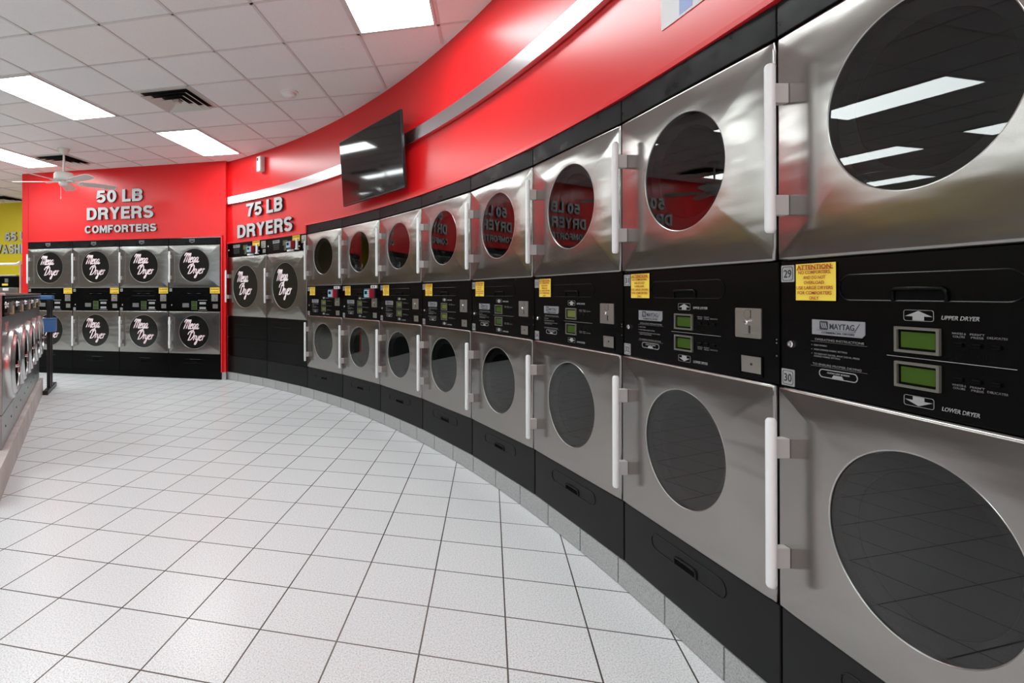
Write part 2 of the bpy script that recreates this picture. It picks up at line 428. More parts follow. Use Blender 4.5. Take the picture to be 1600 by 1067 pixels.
# trims
o = arc_solid(aS0, ang(S[8]), WO-.032, WO, Z_HT+.002, Z_HT+.022, 'trim_1', red_trim); struct(o)
o = arc_solid(aA+.004, aS0+.0005, WO-.03, WO, Z75+.002, Z75+.022, 'trim_2', red_trim); struct(o)
o = arc_solid(aS0+.0005, aS0+.003, WO-.03, WO, Z75+.002, Z_HT+.022, 'trim_3', red_trim); struct(o)
mb = seg_box(PL-GY*.014, PR+GX*.035-GY*.014, .032, Z_HT+.004, Z_HT+.03)
merge(mb, seg_box(PR+GX*.018-GY*.014, PR+GX*.04-GY*.014, .032, .118, Z_HT+.03)); struct(obj('trim_4', mb, red_trim))
# yellow wall far left with the washers in front
YO = Vector((-7.48, 11.85)); 
mb = seg_box(YO-GX*8, YO+GX*4, .15, 0, CEIL); struct(obj('wall_yellow', mb, yellow_wall), 'bright yellow wall seen past the left end of the red wall', 'wall')
# unseen room sides
mb = seg_box(Vector((-13.5,-4.6)), Vector((-13.5, 14)), .15, 0, CEIL); struct(obj('wall_left', mb, mat('beige_paint', (.36, .30, .25), .6)))
mb = seg_box(Vector((2.6,-4.6)), Vector((-14,-4.6)), .15, 0, .5); merge(mb, seg_box(Vector((2.6,-4.6)), Vector((-14,-4.6)), .15, 2.7, CEIL))
for k in range(6): merge(mb, seg_box(Vector((2.6-3.2*k,-4.6)), Vector((2.2-3.2*k,-4.6)), .15, .5, 2.7))
struct(obj('wall_front', mb, white_paint))  # unseen wall; window gap added so world light fills the room

# tiled kick below the curved row
def kick(a0, a1):
    g = arc_solid(a0, a1, .016, .09, 0, Z_BB-.002, 'tmp', grout)
    bm = bmesh.new(); bm.from_mesh(g.data); bpy.data.objects.remove(g)
    for f in bm.faces: f.material_index = 1
    n = int(round((a0-a1)*RAD/.3071)); st = .3071/RAD; a = a0
    while a > a1+.001:
        b = max(a-st+.008/RAD, a1)
        rows = []
        for i in range(4):
            t = a+(b-a)*i/3; p, q = arc(t, .004), arc(t, .02)
            rows.append([bm.verts.new((v.x, v.y, z)) for v, z in ((p, .004), (p, Z_BB-.002), (q, Z_BB-.002), (q, .004))])
        for A, B in zip(rows, rows[1:]):
            for k in range(4): j = (k+1)%4; bm.faces.new((A[k], A[j], B[j], B[k]))
        bm.faces.new(rows[0]); bm.faces.new(rows[-1][::-1]); a -= st
    return obj('baseboard_right', bm, [kick_m, grout])
struct(kick(aA+.004+.0337*0, a_end), 'row of grey speckled floor tiles set on edge under the dryers', 'tile skirting')

# ceiling grid bars
def cpt(c, r): return CO+GX*(c*CT)+GY*(r*CT)
def inside(p):
    if p.y < -4.4 or p.x < -13.3: return False
    if (p-YO).dot(GY) > 0: return False
    d = (p-PR-fb)
    if d.dot(GY) > 0 and (p-XL).dot(GX) > 0: return False
    return (p-CC).length < RAD+WO or p.x < -6
bm = bmesh.new()
def bar(a, b, hw=.0115):
    d = (b-a).normalized(); nn = Vector((-d.y, d.x))*hw
    P = [a-nn, b-nn, b+nn, a+nn]
    lo = [bm.verts.new((v.x, v.y, CEIL-.005)) for v in P]; hi = [bm.verts.new((v.x, v.y, CEIL)) for v in P]
    bm.faces.new(lo); 
    for k in range(4): j = (k+1)%4; bm.faces.new((lo[k], lo[j], hi[j], hi[k]))
for dirn in (0, 1):
    for k in range(-24, 14):
        run = None
        for s in range(-26*8, 22*8+1):
            t = s/8
            p = cpt(k, t) if dirn == 0 else cpt(t, k)
            if inside(p):
                if run is None: run = p
                last = p
            elif run is not None:
                if (last-run).length > .05: bar(run, last)
                run = None
struct(obj('trim_5', bm, tbar), 'white metal grid bars of the suspended ceiling', 'ceiling grid')

# ------------------------------------------------------------------ ceiling fittings
def ceiling_light(c, r, label):
    p = cpt(c+.5, r+1); e = empty('ceiling_light', (p.x, p.y, CEIL-.006), GA, label, 'ceiling light', 'fluorescent ceiling panels')
    hx, hy = CT/2-.012, CT-.012
    bm = bmesh.new()
    for x0, x1, y0, y1 in ((-hx,hx,-hy,-hy+.02),(-hx,hx,hy-.02,hy),(-hx,-hx+.02,-hy+.02,hy-.02),(hx-.02,hx,-hy+.02,hy-.02)): box(bm, x0, x1, y0, y1, -.006, .005)
    obj('frame', bm, tbar, e)
    bm = bmesh.new(); box(bm, -hx+.02, hx-.02, -hy+.02, hy-.02, -.004, .004); obj('diffuser', bm, light_m, e)
ceiling_light(4, -1, 'fluorescent ceiling panel cut by the top of the picture, nearest the curved red wall')
ceiling_light(-2, 1, 'large fluorescent ceiling panel at the upper left edge, left of the square vent')
ceiling_light(-1, 4, 'fluorescent ceiling panel above the corner where the two red walls meet')
ceiling_light(-6, 4, 'fluorescent ceiling panel at the left edge, beside the ceiling fan')
for c, r in ((-6, 1), (-10, 6), (-10, 1), (-6, -3), (-2, -4), (2, -7), (6, -7), (-10, -3), (-14, 3), (-14, 5), (-7, -8), (-2, -9), (4, -11), (-11, -8), (-14, -2)):  # those mirrored in a dryer window are inferred, the rest added for brightness
    ceiling_light(c, r, 'unseen fluorescent ceiling panel outside the picture, helps light the room')
def vent(c, r, label):
    p = cpt(c+.5, r+.5); e = empty('ceiling_vent', (p.x, p.y, CEIL-.006), GA, label, 'ceiling vent')
    h = CT/2-.012; bm = bmesh.new()
    def sq(a, za, b, zb):
        A = [bm.verts.new((x*a, y*a, za)) for x, y in ((-1,-1),(1,-1),(1,1),(-1,1))]; B = [bm.verts.new((x*b, y*b, zb)) for x, y in ((-1,-1),(1,-1),(1,1),(-1,1))]
        for k in range(4): j = (k+1)%4; bm.faces.new((A[k], A[j], B[j], B[k]))
    sq(h, 0, h-.035, -.002); obj('rim', bm, vent_m, e)
    for s in (h-.04, h-.112, h-.184):
        t = s-.062
        bm = bmesh.new(); sq(s, -.036, t, -.004); n1 = len(bm.faces); sq(s, -.0345, t, -.0025)
        bm.faces.ensure_lookup_table()
        for f in bm.faces[n1:]: f.material_index = 1  # louver backs coloured dark for the shade in the slots
        obj('louver', bm, [vent_m, dark], e, recalc=False)
    bm = bmesh.new(); box(bm, -.03, .03, -.03, .03, -.034, -.004); obj('centre_cap', bm, vent_m, e)
    bm = bmesh.new(); box(bm, -h+.036, h-.036, -h+.036, h-.036, .0005, .005); obj('duct_shade', bm, dark, e)  # flat dark plate painted in place of a shaded duct
vent(0, 2, 'square louvred ceiling vent in the middle of the visible ceiling')
vent(-5, 5, 'square louvred ceiling vent right behind the ceiling fan rod')
vent(-11, 9, 'square ceiling vent far back above the yellow wall')
p = cpt(2.44, 2.66); bm = bmesh.new()
lathe_z(bm, [(0, -.045), (.05, -.045), (.065, -.035), (.07, -.012), (.085, -.010), (.09, 0)], 40)
o = obj('smoke_detector', bm, white_pl, smooth=40); o.location = (p.x, p.y, CEIL)
tag(o, 'round white smoke detector on a ceiling tile', 'smoke detector')

# ceiling fan
FX, FY = -4.03, 7.46
fan = empty('ceiling_fan', (FX, FY, 0), 0, 'white five-blade ceiling fan hanging in front of the red wall', 'ceiling fan')
ZH = EYE+1.53
bm = bmesh.new(); lathe_z(bm, [(0, CEIL-.075), (.025, CEIL-.075), (.05, CEIL-.06), (.075, CEIL-.01), (.075, CEIL)], 32); obj('canopy', bm, fan_white, fan, 40)
bm = bmesh.new(); tube(bm, [(0,0,ZH+.1), (0,0,CEIL-.07)], .014, 12); obj('rod', bm, fan_white, fan, 40)
bm = bmesh.new(); lathe_z(bm, [(0, ZH+.14), (.05, ZH+.14), (.11, ZH+.13), (.125, ZH+.11), (.125, ZH+.045), (.11, ZH+.025), (.07, ZH+.02), (0, ZH+.02)], 40); obj('motor_housing', bm, fan_white, fan, 35)
bm = bmesh.new(); lathe_z(bm, [(0, ZH+.02), (.06, ZH+.02), (.065, ZH-.02), (.05, ZH-.045), (0, ZH-.05)], 32); obj('switch_housing', bm, fan_white, fan, 35)
bm = bmesh.new(); tube(bm, [(-.02,-.04,ZH-.03), (-.02,-.04,ZH-.2)], .0025, 6); tube(bm, [(-.02,-.04,ZH-.2), (-.02,-.04,ZH-.235)], .006, 8); obj('pull_chain', bm, fan_white, fan)
for k in range(5):
    a = radians(38+72*k); ca, sa = cos(a), sin(a)
    pts = [(.10,-.03),(.2,-.055),(.3,-.066),(.55,-.072),(.64,-.066),(.68,-.04),(.69,0),(.68,.04),(.64,.066),(.55,.072),(.3,.066),(.2,.055),(.17,.03)]
    pts = [(x, y) for x, y in pts if x > .15]
    bm = bmesh.new(); tilt = radians(-13)
    def tp(x, y, dz): return (x*ca-(y*cos(tilt))*sa, x*sa+(y*cos(tilt))*ca, ZH+.005+y*sin(tilt)+dz)
    A = [bm.verts.new(tp(x, y, 0)) for x, y in pts]; B = [bm.verts.new(tp(x, y, .007)) for x, y in pts]
    bm.faces.new(A); bm.faces.new(B[::-1])
    for i in range(len(pts)): j = (i+1)%len(pts); bm.faces.new((A[i], B[i], B[j], A[j]))
    bl = obj('blade', bm, fan_blade, fan)
    bm = bmesh.new(); tube(bm, [tp(.06,0,.01), tp(.12,0,.006), tp(.2,.02,-.004), tp(.24,.0,-.004)], [.012,.010,.014,.008], 8); obj('blade_arm', bm, fan_white, bl)

# ------------------------------------------------------------------ dryers
def door_panel(x0, x1, z0, z1, cx_, cz_, r, th=.030, rd=.010):
    """flat sheet-steel door with a round opening, rolled outer edge"""
    bm = bmesh.new(); n = 96
    angs = sorted(set([2*pi*k/n for k in range(n)]+[atan2(z-cz_, x-cx_)%(2*pi) for x in (x0+rd, x1-rd) for z in (z0+rd, z1-rd)]))
    def ray(a, X0, X1, Z0, Z1):
        c, s = cos(a), sin(a); t = 1e9
        if c > 1e-9: t = min(t, (X1-cx_)/c)
        if c < -1e-9: t = min(t, (X0-cx_)/c)
        if s > 1e-9: t = min(t, (Z1-cz_)/s)
        if s < -1e-9: t = min(t, (Z0-cz_)/s)
        return cx_+c*t, cz_+s*t
    C = [bm.verts.new((cx_+r*cos(a), 0, cz_+r*sin(a))) for a in angs]
    C2 = [bm.verts.new((cx_+(r-.0015)*cos(a), .0015, cz_+(r-.0015)*sin(a))) for a in angs]
    CB = [bm.verts.new((cx_+(r-.0015)*cos(a), th, cz_+(r-.0015)*sin(a))) for a in angs]
    R = [ray(a, x0+rd, x1-rd, z0+rd, z1-rd) for a in angs]
    O = [bm.verts.new((x, 0, z)) for x, z in R]
    m = len(angs)
    rings = [O]
    for f in (.25, .5, .75, 1.):
        t = f*pi/2; ex = rd*sin(t); dy = rd*(1-cos(t)); ring = []
        for x, z in R:
            dx = (1 if abs(x-(x1-rd)) < 1e-6 else -1 if abs(x-(x0+rd)) < 1e-6 else 0)
            dz = (1 if abs(z-(z1-rd)) < 1e-6 else -1 if abs(z-(z0+rd)) < 1e-6 else 0)
            k = .7071 if dx and dz else 1
            ring.append(bm.verts.new((x+dx*ex*k, dy, z+dz*ex*k)))
        rings.append(ring)
    rings.append([bm.verts.new((v.co.x, th, v.co.z)) for v in rings[-1]])
    for k in range(m):
        j = (k+1)%m
        bm.faces.new((C[k], C[j], O[j], O[k])); bm.faces.new((C2[k], C2[j], C[j], C[k])); bm.faces.new((CB[k], CB[j], C2[j], C2[k]))
        for A, B in zip(rings, rings[1:]): bm.faces.new((A[k], A[j], B[j], B[k]))
    return bm
def stadium(x0, x1, z0, z1, n=8):
    r = (z1-z0)/2; return rrect(x0, x1, z0, z1, r*.98, n)
def pull(parent, x0, x1, z0, z1, yp, m, cup=True):
    """embossed stadium with a finger cup at its lower middle"""
    bm = bmesh.new(); tube(bm, [(x, yp-.0005, z) for x, z in stadium(x0, x1, z0, z1)], .0022, 6, True)
    if cup:
        c = (x0+x1)/2; w_ = (x1-x0)*.145; h = (z1-z0)*.46
        pts = [(c-w_, yp-.001, z0+.001)]
        for k in range(9): a = pi-pi*k/8; pts.append((c+(w_-.012)*(1 if a < pi/2 else -1)*(1 if abs(a-pi/2) > 1e-6 else 0)+.012*cos(a), yp-.003, z0+h-.012+.012*sin(a)))
        pts.append((c+w_, yp-.001, z0+.001)); tube(bm, pts, .0042, 8)
    e = obj('drawer_pull', bm, m, parent, 50)
    if cup:
        bm = bmesh.new(); outline_prism(bm, rrect(c-w_+.004, c+w_-.004, z0+.003, z0+h-.003, .01), yp-.0006, yp+.002); obj('finger_cup_shade', bm, seam, parent)  # flat dark plate stands in for the shaded hollow of the cup
    return e
def cyl_y(bm, cx_, cz_, r, y0, y1, n=20): lathe_y(bm, [(0, y0), (r*.9, y0), (r, y0+.0006), (r, y1), (0, y1)], cx_, cz_, n)

def door(root, W, z0, z1, cx_, cz_, r, rodz, blocks, script=None, rod_r=.0135):
    d = obj('door', door_panel(.0035, W-.0035, z0, z1, cx_, cz_, r), steel, root, 40)
    bm = bmesh.new(); lathe_y(bm, [(r-.0022, .026), (r-.0022, .0012), (r-.0008, -.0003), (r+.0006,-.0007), (r+.0014, .0004)], cx_, cz_, 96); obj('window_rim', bm, MATS['rim_metal'], d, 40)
    bm = bmesh.new(); lathe_y(bm, [(r*.778, .034), (r*.79, .031), (r-.002, .026), (r-.002, .03), (r*.79, .036), (r*.778, .034)], cx_, cz_, 96); obj('inner_ring', bm, black_in, d, 40)
    bm = disc_y(r-.002, .004, cx_, cz_); obj('window_glass', bm, glass, d, recalc=False)
    bm = disc_y(r*.785, .033, cx_, cz_); obj('inner_glass', bm, glass_in, d, recalc=False)
    # grip rod on two blocks
    bm = bmesh.new(); rx, ry = .050, -.055
    z_a, z_b = rodz; rr = rod_r
    tube(bm, [(rx, ry, z_a), (rx, ry, z_a+.004), (rx, ry, z_a+.010), (rx, ry, z_b-.010), (rx, ry, z_b-.004), (rx, ry, z_b)], [rr*.6, rr*.88, rr, rr, rr*.88, rr*.6], 20)
    h = obj('handle', bm, rod, d, 40)
    for za, zb in blocks:
        b = rbox(.024, .050, ry+.004, .0, za, zb, .002); obj('handle_mount', b, block_m, d)
    return d
def drum(root, cx_, cz_, r, depth=.6):
    bm = bmesh.new(); lathe_y(bm, [(r+.012, .036), (r+.012, .10), (r*1.28, .105), (r*1.28, .105+depth), (0, .105+depth)], cx_, cz_, 64)
    obj('drum', bm, drum_m, root, 40)
def cabinet(root, W, zt, depth=.78, y0=.034):
    bm = bmesh.new()
    for b in ((.004, .012, y0, depth, Z_BB+.001, zt), (W-.012, W-.004, y0, depth, Z_BB+.001, zt), (.012, W-.012, y0, depth, zt-.01, zt), (.012, W-.012, y0, depth, Z_BB+.001, Z_BB+.012), (.012, W-.012, depth-.01, depth, Z_BB+.012, zt-.01)): box(bm, *b)
    return obj('cabinet', bm, black_in, root)
def numplate(parent, x, z, s):
    bm = bmesh.new(); plate(bm, x, x+.046, z, z+.048, .0105, .003, .003); o = obj('number_plate', bm, label_grey, parent)
    bm = bmesh.new(); frame_ring(bm, rrect(x+.004, x+.042, z+.004, z+.044, .007), rrect(x+.0055, x+.0405, z+.0055, z+.0425, .006), .010, .0112)
    merge(bm, text_bm(s, x+.0095, x+.0365, z+.013, .022, .010, .0008, .012)); obj('number', bm, ink, parent)
    return o
def notice(root, x0, x1, z0, z1, lines, yf=.0095):
    bm = bmesh.new(); nx = 8; vs = []
    for i in range(nx+1):
        t = i/nx; yy = yf-.0015*sin(t*pi)*.5-(.002*(t**3))
        vs.append([bm.verts.new((x0+(x1-x0)*t, yy+dy, z)) for z, dy in ((z0, 0), (z1, 0), (z1, .0012), (z0, .0012))])
    for A, B in zip(vs, vs[1:]):
        for k in range(4): j = (k+1)%4; bm.faces.new((A[k], A[j], B[j], B[k]))
    bm.faces.new(vs[0]); bm.faces.new(vs[-1][::-1])
    nb = obj('notice', bm, yellow, root, 40)
    bm = bmesh.new(); w_ = x1-x0; h = z1-z0; n = len(lines)
    for k, (s, fr, hh) in enumerate(lines):
        zc = z1-h*(k+.62)/n*.97-h*.03; cw = w_*fr; c = (x0+x1)/2
        merge(bm, text_bm(s, c-cw/2, c+cw/2, zc-h*hh*.3, h*hh, yf-.0036, .0003, .02 if k == 0 else .008))
    if n > 2: box(bm, x0+w_*.04, x1-w_*.04, yf-.0036, yf-.0033, z1-h*.165, z1-h*.153)
    obj('notice_lettering', bm, notice_red, nb)
    return nb
NOTICE = [('ATTENTION:', .88, .115), ('NO COMFORTERS,', .80, .085), ('AND DO NOT', .55, .085), ('OVERLOAD.', .52, .085), ('USE LARGE DRYERS', .90, .085), ('FOR COMFORTERS', .84, .085), ('ONLY.', .25, .085)]
def badge(parent, x0, x1, z0, z1, yp, fine=True):
    bm = bmesh.new(); h = z1-z0; w_ = x1-x0
    outline_prism(bm, [(x0, z0), (x1-.008, z0), (x1, z0+.008), (x1, z1), (x0, z1)], yp-.002, yp+.001); b = obj('maker_badge', bm, badge_m, parent)
    y = yp-.0026
    bm = bmesh.new()
    sx0, sx1, sz0, sz1 = x0+w_*.16, x0+w_*.325, z0+h*.36, z0+h*.92
    plate(bm, sx0, sx1, sz0, sz1, y, .0006, .003)
    merge(bm, text_bm('MAYTAG', x0+w_*.36, x0+w_*.82, z0+h*.42, h*.36, y, .0005, .012))
    box(bm, x0+w_*.10, x0+w_*.86, y, y+.0005, z0+h*.31, z0+h*.325)
    outline_prism(bm, [(x0+w_*.82, z0+h*.36), (x0+w_*.83, z0+h*.36), (x0+w_*.92, z0+h*.86), (x0+w_*.91, z0+h*.86)], y, y+.0005)
    if fine: merge(bm, text_bm('COMMERCIAL DRYERS', x0+w_*.2, x0+w_*.82, z0+h*.10, h*.13, y, .0005, .015))
    obj('badge_lettering', bm, ink, parent)
    bm = bmesh.new(); dw = (sx1-sx0)
    for k in range(3):
        a = sx0+dw*(.14+.24*k); outline_prism(bm, [(a, sz1-h*.1), (a+dw*.14, sz1-h*.1), (a+dw*.30, sz0+h*.1), (a+dw*.16, sz0+h*.1)], y-.0004, y)
    obj('badge_mark', bm, badge_m, parent)
def display(parent, x0, x1, z0, z1, yp, m):
    bm = bmesh.new(); t = .006
    frame_ring(bm, rrect(x0, x1, z0, z1, .001, 1), rrect(x0+t, x1-t, z0+t, z1-t, .001, 1), yp-.006, yp+.001); obj('display_bezel', bm, lcd_frame, parent)
    bm = bmesh.new(); frame_ring(bm, rrect(x0+t, x1-t, z0+t, z1-t, .001, 1), rrect(x0+t*1.9, x1-t*1.9, z0+t*1.9, z1-t*1.9, .001, 1), yp-.001, yp+.001); obj('display_mask', bm, seam, parent)
    bm = bmesh.new(); plate(bm, x0+t*1.9, x1-t*1.9, z0+t*1.9, z1-t*1.9, yp-.0008, .0015, .001); obj('display_screen', bm, m, parent)
def lock(parent, x, z, yp, r=.0095):
    bm = bmesh.new(); lathe_y(bm, [(0, yp-.007), (r*.35, yp-.007), (r*.4, yp-.0085), (r*.8, yp-.0085), (r, yp-.006), (r, yp), (r*1.15, yp)], x, z, 24); obj('lock', bm, chrome, parent, 30)
def coin_plate(parent, x0, x1, z0, z1, yp):
    bm = bmesh.new(); plate(bm, x0, x1, z0, z1, yp-.003, .004, .004); o = obj('coin_plate', bm, plate_m, parent)
    w_, h = x1-x0, z1-z0; c = x0+w_*.56
    bm = bmesh.new(); box(bm, c+.004, c+.0065, yp-.0034, yp-.002, z0+h*.66, z0+h*.94); box(bm, c-.003, c+.004, yp-.0036, yp-.002, z0+h*.16, z0+h*.42)
    frame_ring(bm, [(c-.008+.014*cos(t*pi/8), z0+h*.8+.014*sin(t*pi/8)) for t in range(16)], [(c-.008+.0134*cos(t*pi/8), z0+h*.8+.0134*sin(t*pi/8)) for t in range(16)], yp-.0032, yp-.0028)
    obj('coin_slot', bm, ink, parent)
    bm = bmesh.new(); lathe_y(bm, [(0, yp-.016), (.005, yp-.0155), (.0075, yp-.012), (.006, yp-.008), (.004, yp-.003)], c-.004, z0+h*.53, 20)
    box(bm, c-.02, c+.014, yp-.010, yp-.003, z0+h*.135, z0+h*.155); obj('coin_lever', bm, chrome, parent, 40)
def coin_return(parent, x0, x1, z0, z1, yp):
    bm = bmesh.new(); frame_ring(bm, rrect(x0-.022, x1+.004, z0-.010, z1+.002, .002, 1), rrect(x0-.003, x1-.001, z0-.004, z1-.001, .001, 1), yp-.003, yp+.001); obj('coin_return_frame', bm, black, parent)
    bm = bmesh.new(); outline_prism(bm, [(x0, z0), (x1-.002, z0), (x1-.002, z1-.002), (x0-.001, z1-.002)], yp-.0015, yp+.001); o = obj('coin_return_flap', bm, plate_m, parent)
    bm = bmesh.new(); cyl_y(bm, (x0+x1)/2, (z0+z1)/2, .004, yp-.003, yp, 12); obj('flap_lock', bm, ink, parent)
def arrow(bm, x0, x1, z0, z1, yp, up_=True):
    frame_ring(bm, rrect(x0, x1, z0, z1, .005), rrect(x0+.0008, x1-.0008, z0+.0008, z1-.0008, .0045), yp-.0012, yp-.0005)
    c = (x0+x1)/2; a = x0+.003; b = x1-.003; zm = z0+(z1-z0)*.42; t = z1-.002; bt = z0+.0015; s = (x1-x0)*.19
    pts = [(a, zm), (c-s, zm), (c-s, bt), (c+s, bt), (c+s, zm), (b, zm), (c, t)]
    if not up_: pts = [(x, z0+z1-z) for x, z in pts][::-1]
    outline_prism(bm, pts, yp-.0012, yp-.0005)

def make_dryer30():
    W = .7985; yp = .012
    root = empty('stack_dryer', (0,0,0)); cx_ = .5*W-.010; r = .2154
    cabinet(root, W, Z_HT-.002)
    bm = rbox(.001, W-.001, .004, .034, Z_ST+.006, Z_HT, .003); obj('header_panel', bm, black_head, root)
    door(root, W, Z_PT+.004, Z_ST, cx_, 1.7406, r, (1.466, 1.945), ((1.836, 1.892), (1.517, 1.574)))
    door(root, W, Z_SB+.003, Z_PB, cx_, .7239, r, (.461, .941), ((.826, .882), (.514, .572)))
    drum(root, cx_, 1.7406, r); drum(root, cx_, .7239, r)
    bm = bmesh.new(); box(bm, .014, W-.014, .033, .05, Z_BB+.02, Z_HT-.012)
    cp = rbox(.003, W-.003, yp, .034, Z_PB+.001, Z_PT+.003, .0025); cp = obj('control_panel', cp, black, root); bm.free()
    pull(cp, .195, .587, 1.277, 1.341, yp, black)
    bm = bmesh.new(); arrow(bm, .3576, .4218, 1.233, 1.2575, yp); arrow(bm, .3576, .4218, 1.043, 1.0665, yp, False)
    merge(bm, text_bm('UPPER DRYER', .437, .507, 1.2385, .0085, yp-.001, .0006, .012, .25)); merge(bm, text_bm('LOWER DRYER', .437, .507, 1.0455, .0085, yp-.001, .0006, .012, .25))
    box(bm, .318, .568, yp-.0008, yp, 1.1495, 1.1508)
    obj('panel_marking', bm, label_grey, cp)
    bm = bmesh.new()
    for z, s in ((1.2045, 1), (1.098, -1)):
        for x, a, b in ((.470, 'WHITES &', 'COLORS'), (.503, "PERM'T", 'PRESS')):
            merge(bm, text_bm(a, x-.013, x+.013, z+.0045, .0042, yp-.001, .0006, .01)); merge(bm, text_bm(b, x-.011, x+.011, z-.0018, .0042, yp-.001, .0006, .01))
        merge(bm, text_bm('DELICATES', .520, .554, z, .0042, yp-.001, .0006, .01))
    merge(bm, text_bm('OPERATING INSTRUCTIONS', .120, .262, 1.168, .0058, yp-.001, .0006, .02)); box(bm, .107, .270, yp-.001, yp-.0003, 1.1645, 1.1653)
    for k, (s, x1) in enumerate((('INSERT PAYMENT', .158), ('PRESS DESIRED FABRIC SETTING', .216), ('TO RESTART DRYER, SHUT DOOR, PRESS', .250))):
        z = 1.153-.0115*k; merge(bm, text_bm(s, .117, x1, z, .0040, yp-.001, .0006, .03)); cyl_y(bm, .110, z+.002, .0014, yp-.001, yp-.0003, 8)
    merge(bm, text_bm('DESIRED FABRIC SETTING', .117, .196, 1.1235, .0040, yp-.001, .0006, .03))
    merge(bm, text_bm('TO ENSURE PROPER DRYING', .113, .255, 1.1015, .0055, yp-.001, .0006, .02)); box(bm, .107, .270, yp-.001, yp-.0003, 1.0985, 1.0993)
    obj('instruction_print', bm, label_dim, cp)
    bm = bmesh.new(); so = stadium(.133, .245, 1.071, 1.0935); si = stadium(.1352, .2428, 1.0732, 1.0913)
    frame_ring(bm, so, si, yp-.0012, yp-.0003); outline_prism(bm, [(.168,.0), (.205,0), (.212,0)], yp, yp+.001) if False else None
    outline_prism(bm, [(.172, 1.0735), (.206, 1.0735), (.201, 1.081), (.177, 1.081)], yp-.0012, yp-.0003)
    merge(bm, text_bm('CLEAN LINT SCREEN', .158, .222, 1.0835, .004, yp-.001, .0006, .02)); obj('lint_marking', bm, label_grey, cp)
    badge(cp, .1124, .265, 1.184, 1.224, yp)
    for z0 in (1.161, 1.082): display(cp, .340, .436, z0, z0+.058, yp, lcd)
    for z in (1.189, 1.117):
        for x in (.470, .503, .536):
            b = rbox(x-.008, x+.008, yp-.004, yp+.002, z-.0045, z+.0035, .0012); obj('button', b, black, cp)
    lock(cp, .043, 1.150, yp)
    coin_plate(cp, .6335, .735, 1.155, 1.248, yp); coin_return(cp, .657, .735, 1.047, 1.100, yp)
    for z in (1.158, 1.148, 1.11):
        bm = bmesh.new(); cyl_y(bm, W-.011, z, .0022, yp-.001, yp+.001, 10); obj('screw', bm, label_dim, cp)
    lp = rbox(.003, W-.003, yp, .034, Z_BB+.001, Z_SB-.001, .003); lp = obj('lower_panel', lp, black_low, root)
    pull(lp, .195, .587, .272, .336, yp, black_low)
    return root
proto = make_dryer30()
notice(proto, .0595, .188, 1.275, 1.376, NOTICE)
L30 = ['leftmost stacked dryer of the curved row, with a card reader, beside the tall single dryers',
       'stacked steel dryer with a card reader, second from the left in the curved row',
       'third stacked steel dryer from the left of the curved row',
       'fourth stacked steel dryer from the left of the curved row',
       'fifth stacked steel dryer from the left of the curved row',
       'third stacked steel dryer from the right edge, its upper display duller than the lower',
       'second stacked steel dryer from the right, its panel marked 31',
       'nearest stacked steel dryer at the right edge, its panel marked 29 and 30']
D30 = [None]*8
for i in range(7, -1, -1):
    D30[i] = proto if i == 7 else copy_tree(proto)
for i, e in enumerate(D30):
    u = S[i+1]-S[i]; e.location = (S[i].x, S[i].y, 0); e.rotation_euler = (0, 0, atan2(u.y, u.x))
    tag(e, L30[i], 'dryer', 'stacked dryers along the curved wall')
    cp = [c for c in e.children if c.name.startswith('control_panel')][0]
    n0 = 29+2*(7-i)
    numplate(cp, .006, 1.327, str(n0)); numplate(cp, .006, 1.029, str(n0+1))
    if i in (5,):
        s = [c for c in cp.children if c.name.startswith('display_screen')]
        s[0].data = s[0].data.copy(); s[0].data.materials[0] = lcd_dim
    if i < 4:
        for c in cp.children:
            if c.name.startswith('display_screen'): c.data = c.data.copy(); c.data.materials[0] = lcd_dim
def card_reader(root, x, z, y0=.012, tubey=False):
    b = rbox(x, x+.115, y0-.075, y0, z, z+.10, .006, 2); o = obj('card_reader', b, navy, root)
    bm = bmesh.new(); plate(bm, x+.006, x+.085, z+.012, z+.088, y0-.078, .004, .006); obj('reader_face', bm, reader_blue, o)
    bm = bmesh.new(); plate(bm, x+.020, x+.068, z+.042, z+.076, y0-.080, .003, .003); obj('reader_screen', bm, reader_dark, o)
    b = rbox(x+.092, x+.118, y0-.081, y0-.02, z+.004, z+.096, .004); obj('reader_slot', b, reader_red, o)
    bm = bmesh.new()
    for k in range(4): box(bm, x+.099, x+.111, y0-.0825, y0-.0815, z+.016+.019*k, z+.026+.019*k)
    obj('slot_marking', bm, white_pl, o)
for i in (0, 1):
    card_reader(D30[i], .60, 1.245)
    b = rbox(.635, .745, -.004, .012, 1.348, 1.378, .002); tgp = obj('reader_tag', b, white_pl, D30[i])
    bm = bmesh.new(); box(bm, .66, .68, -.005, -.004, 1.355, 1.372); box(bm, .70, .72, -.005, -.004, 1.355, 1.372); obj('tag_print', bm, ink, tgp)

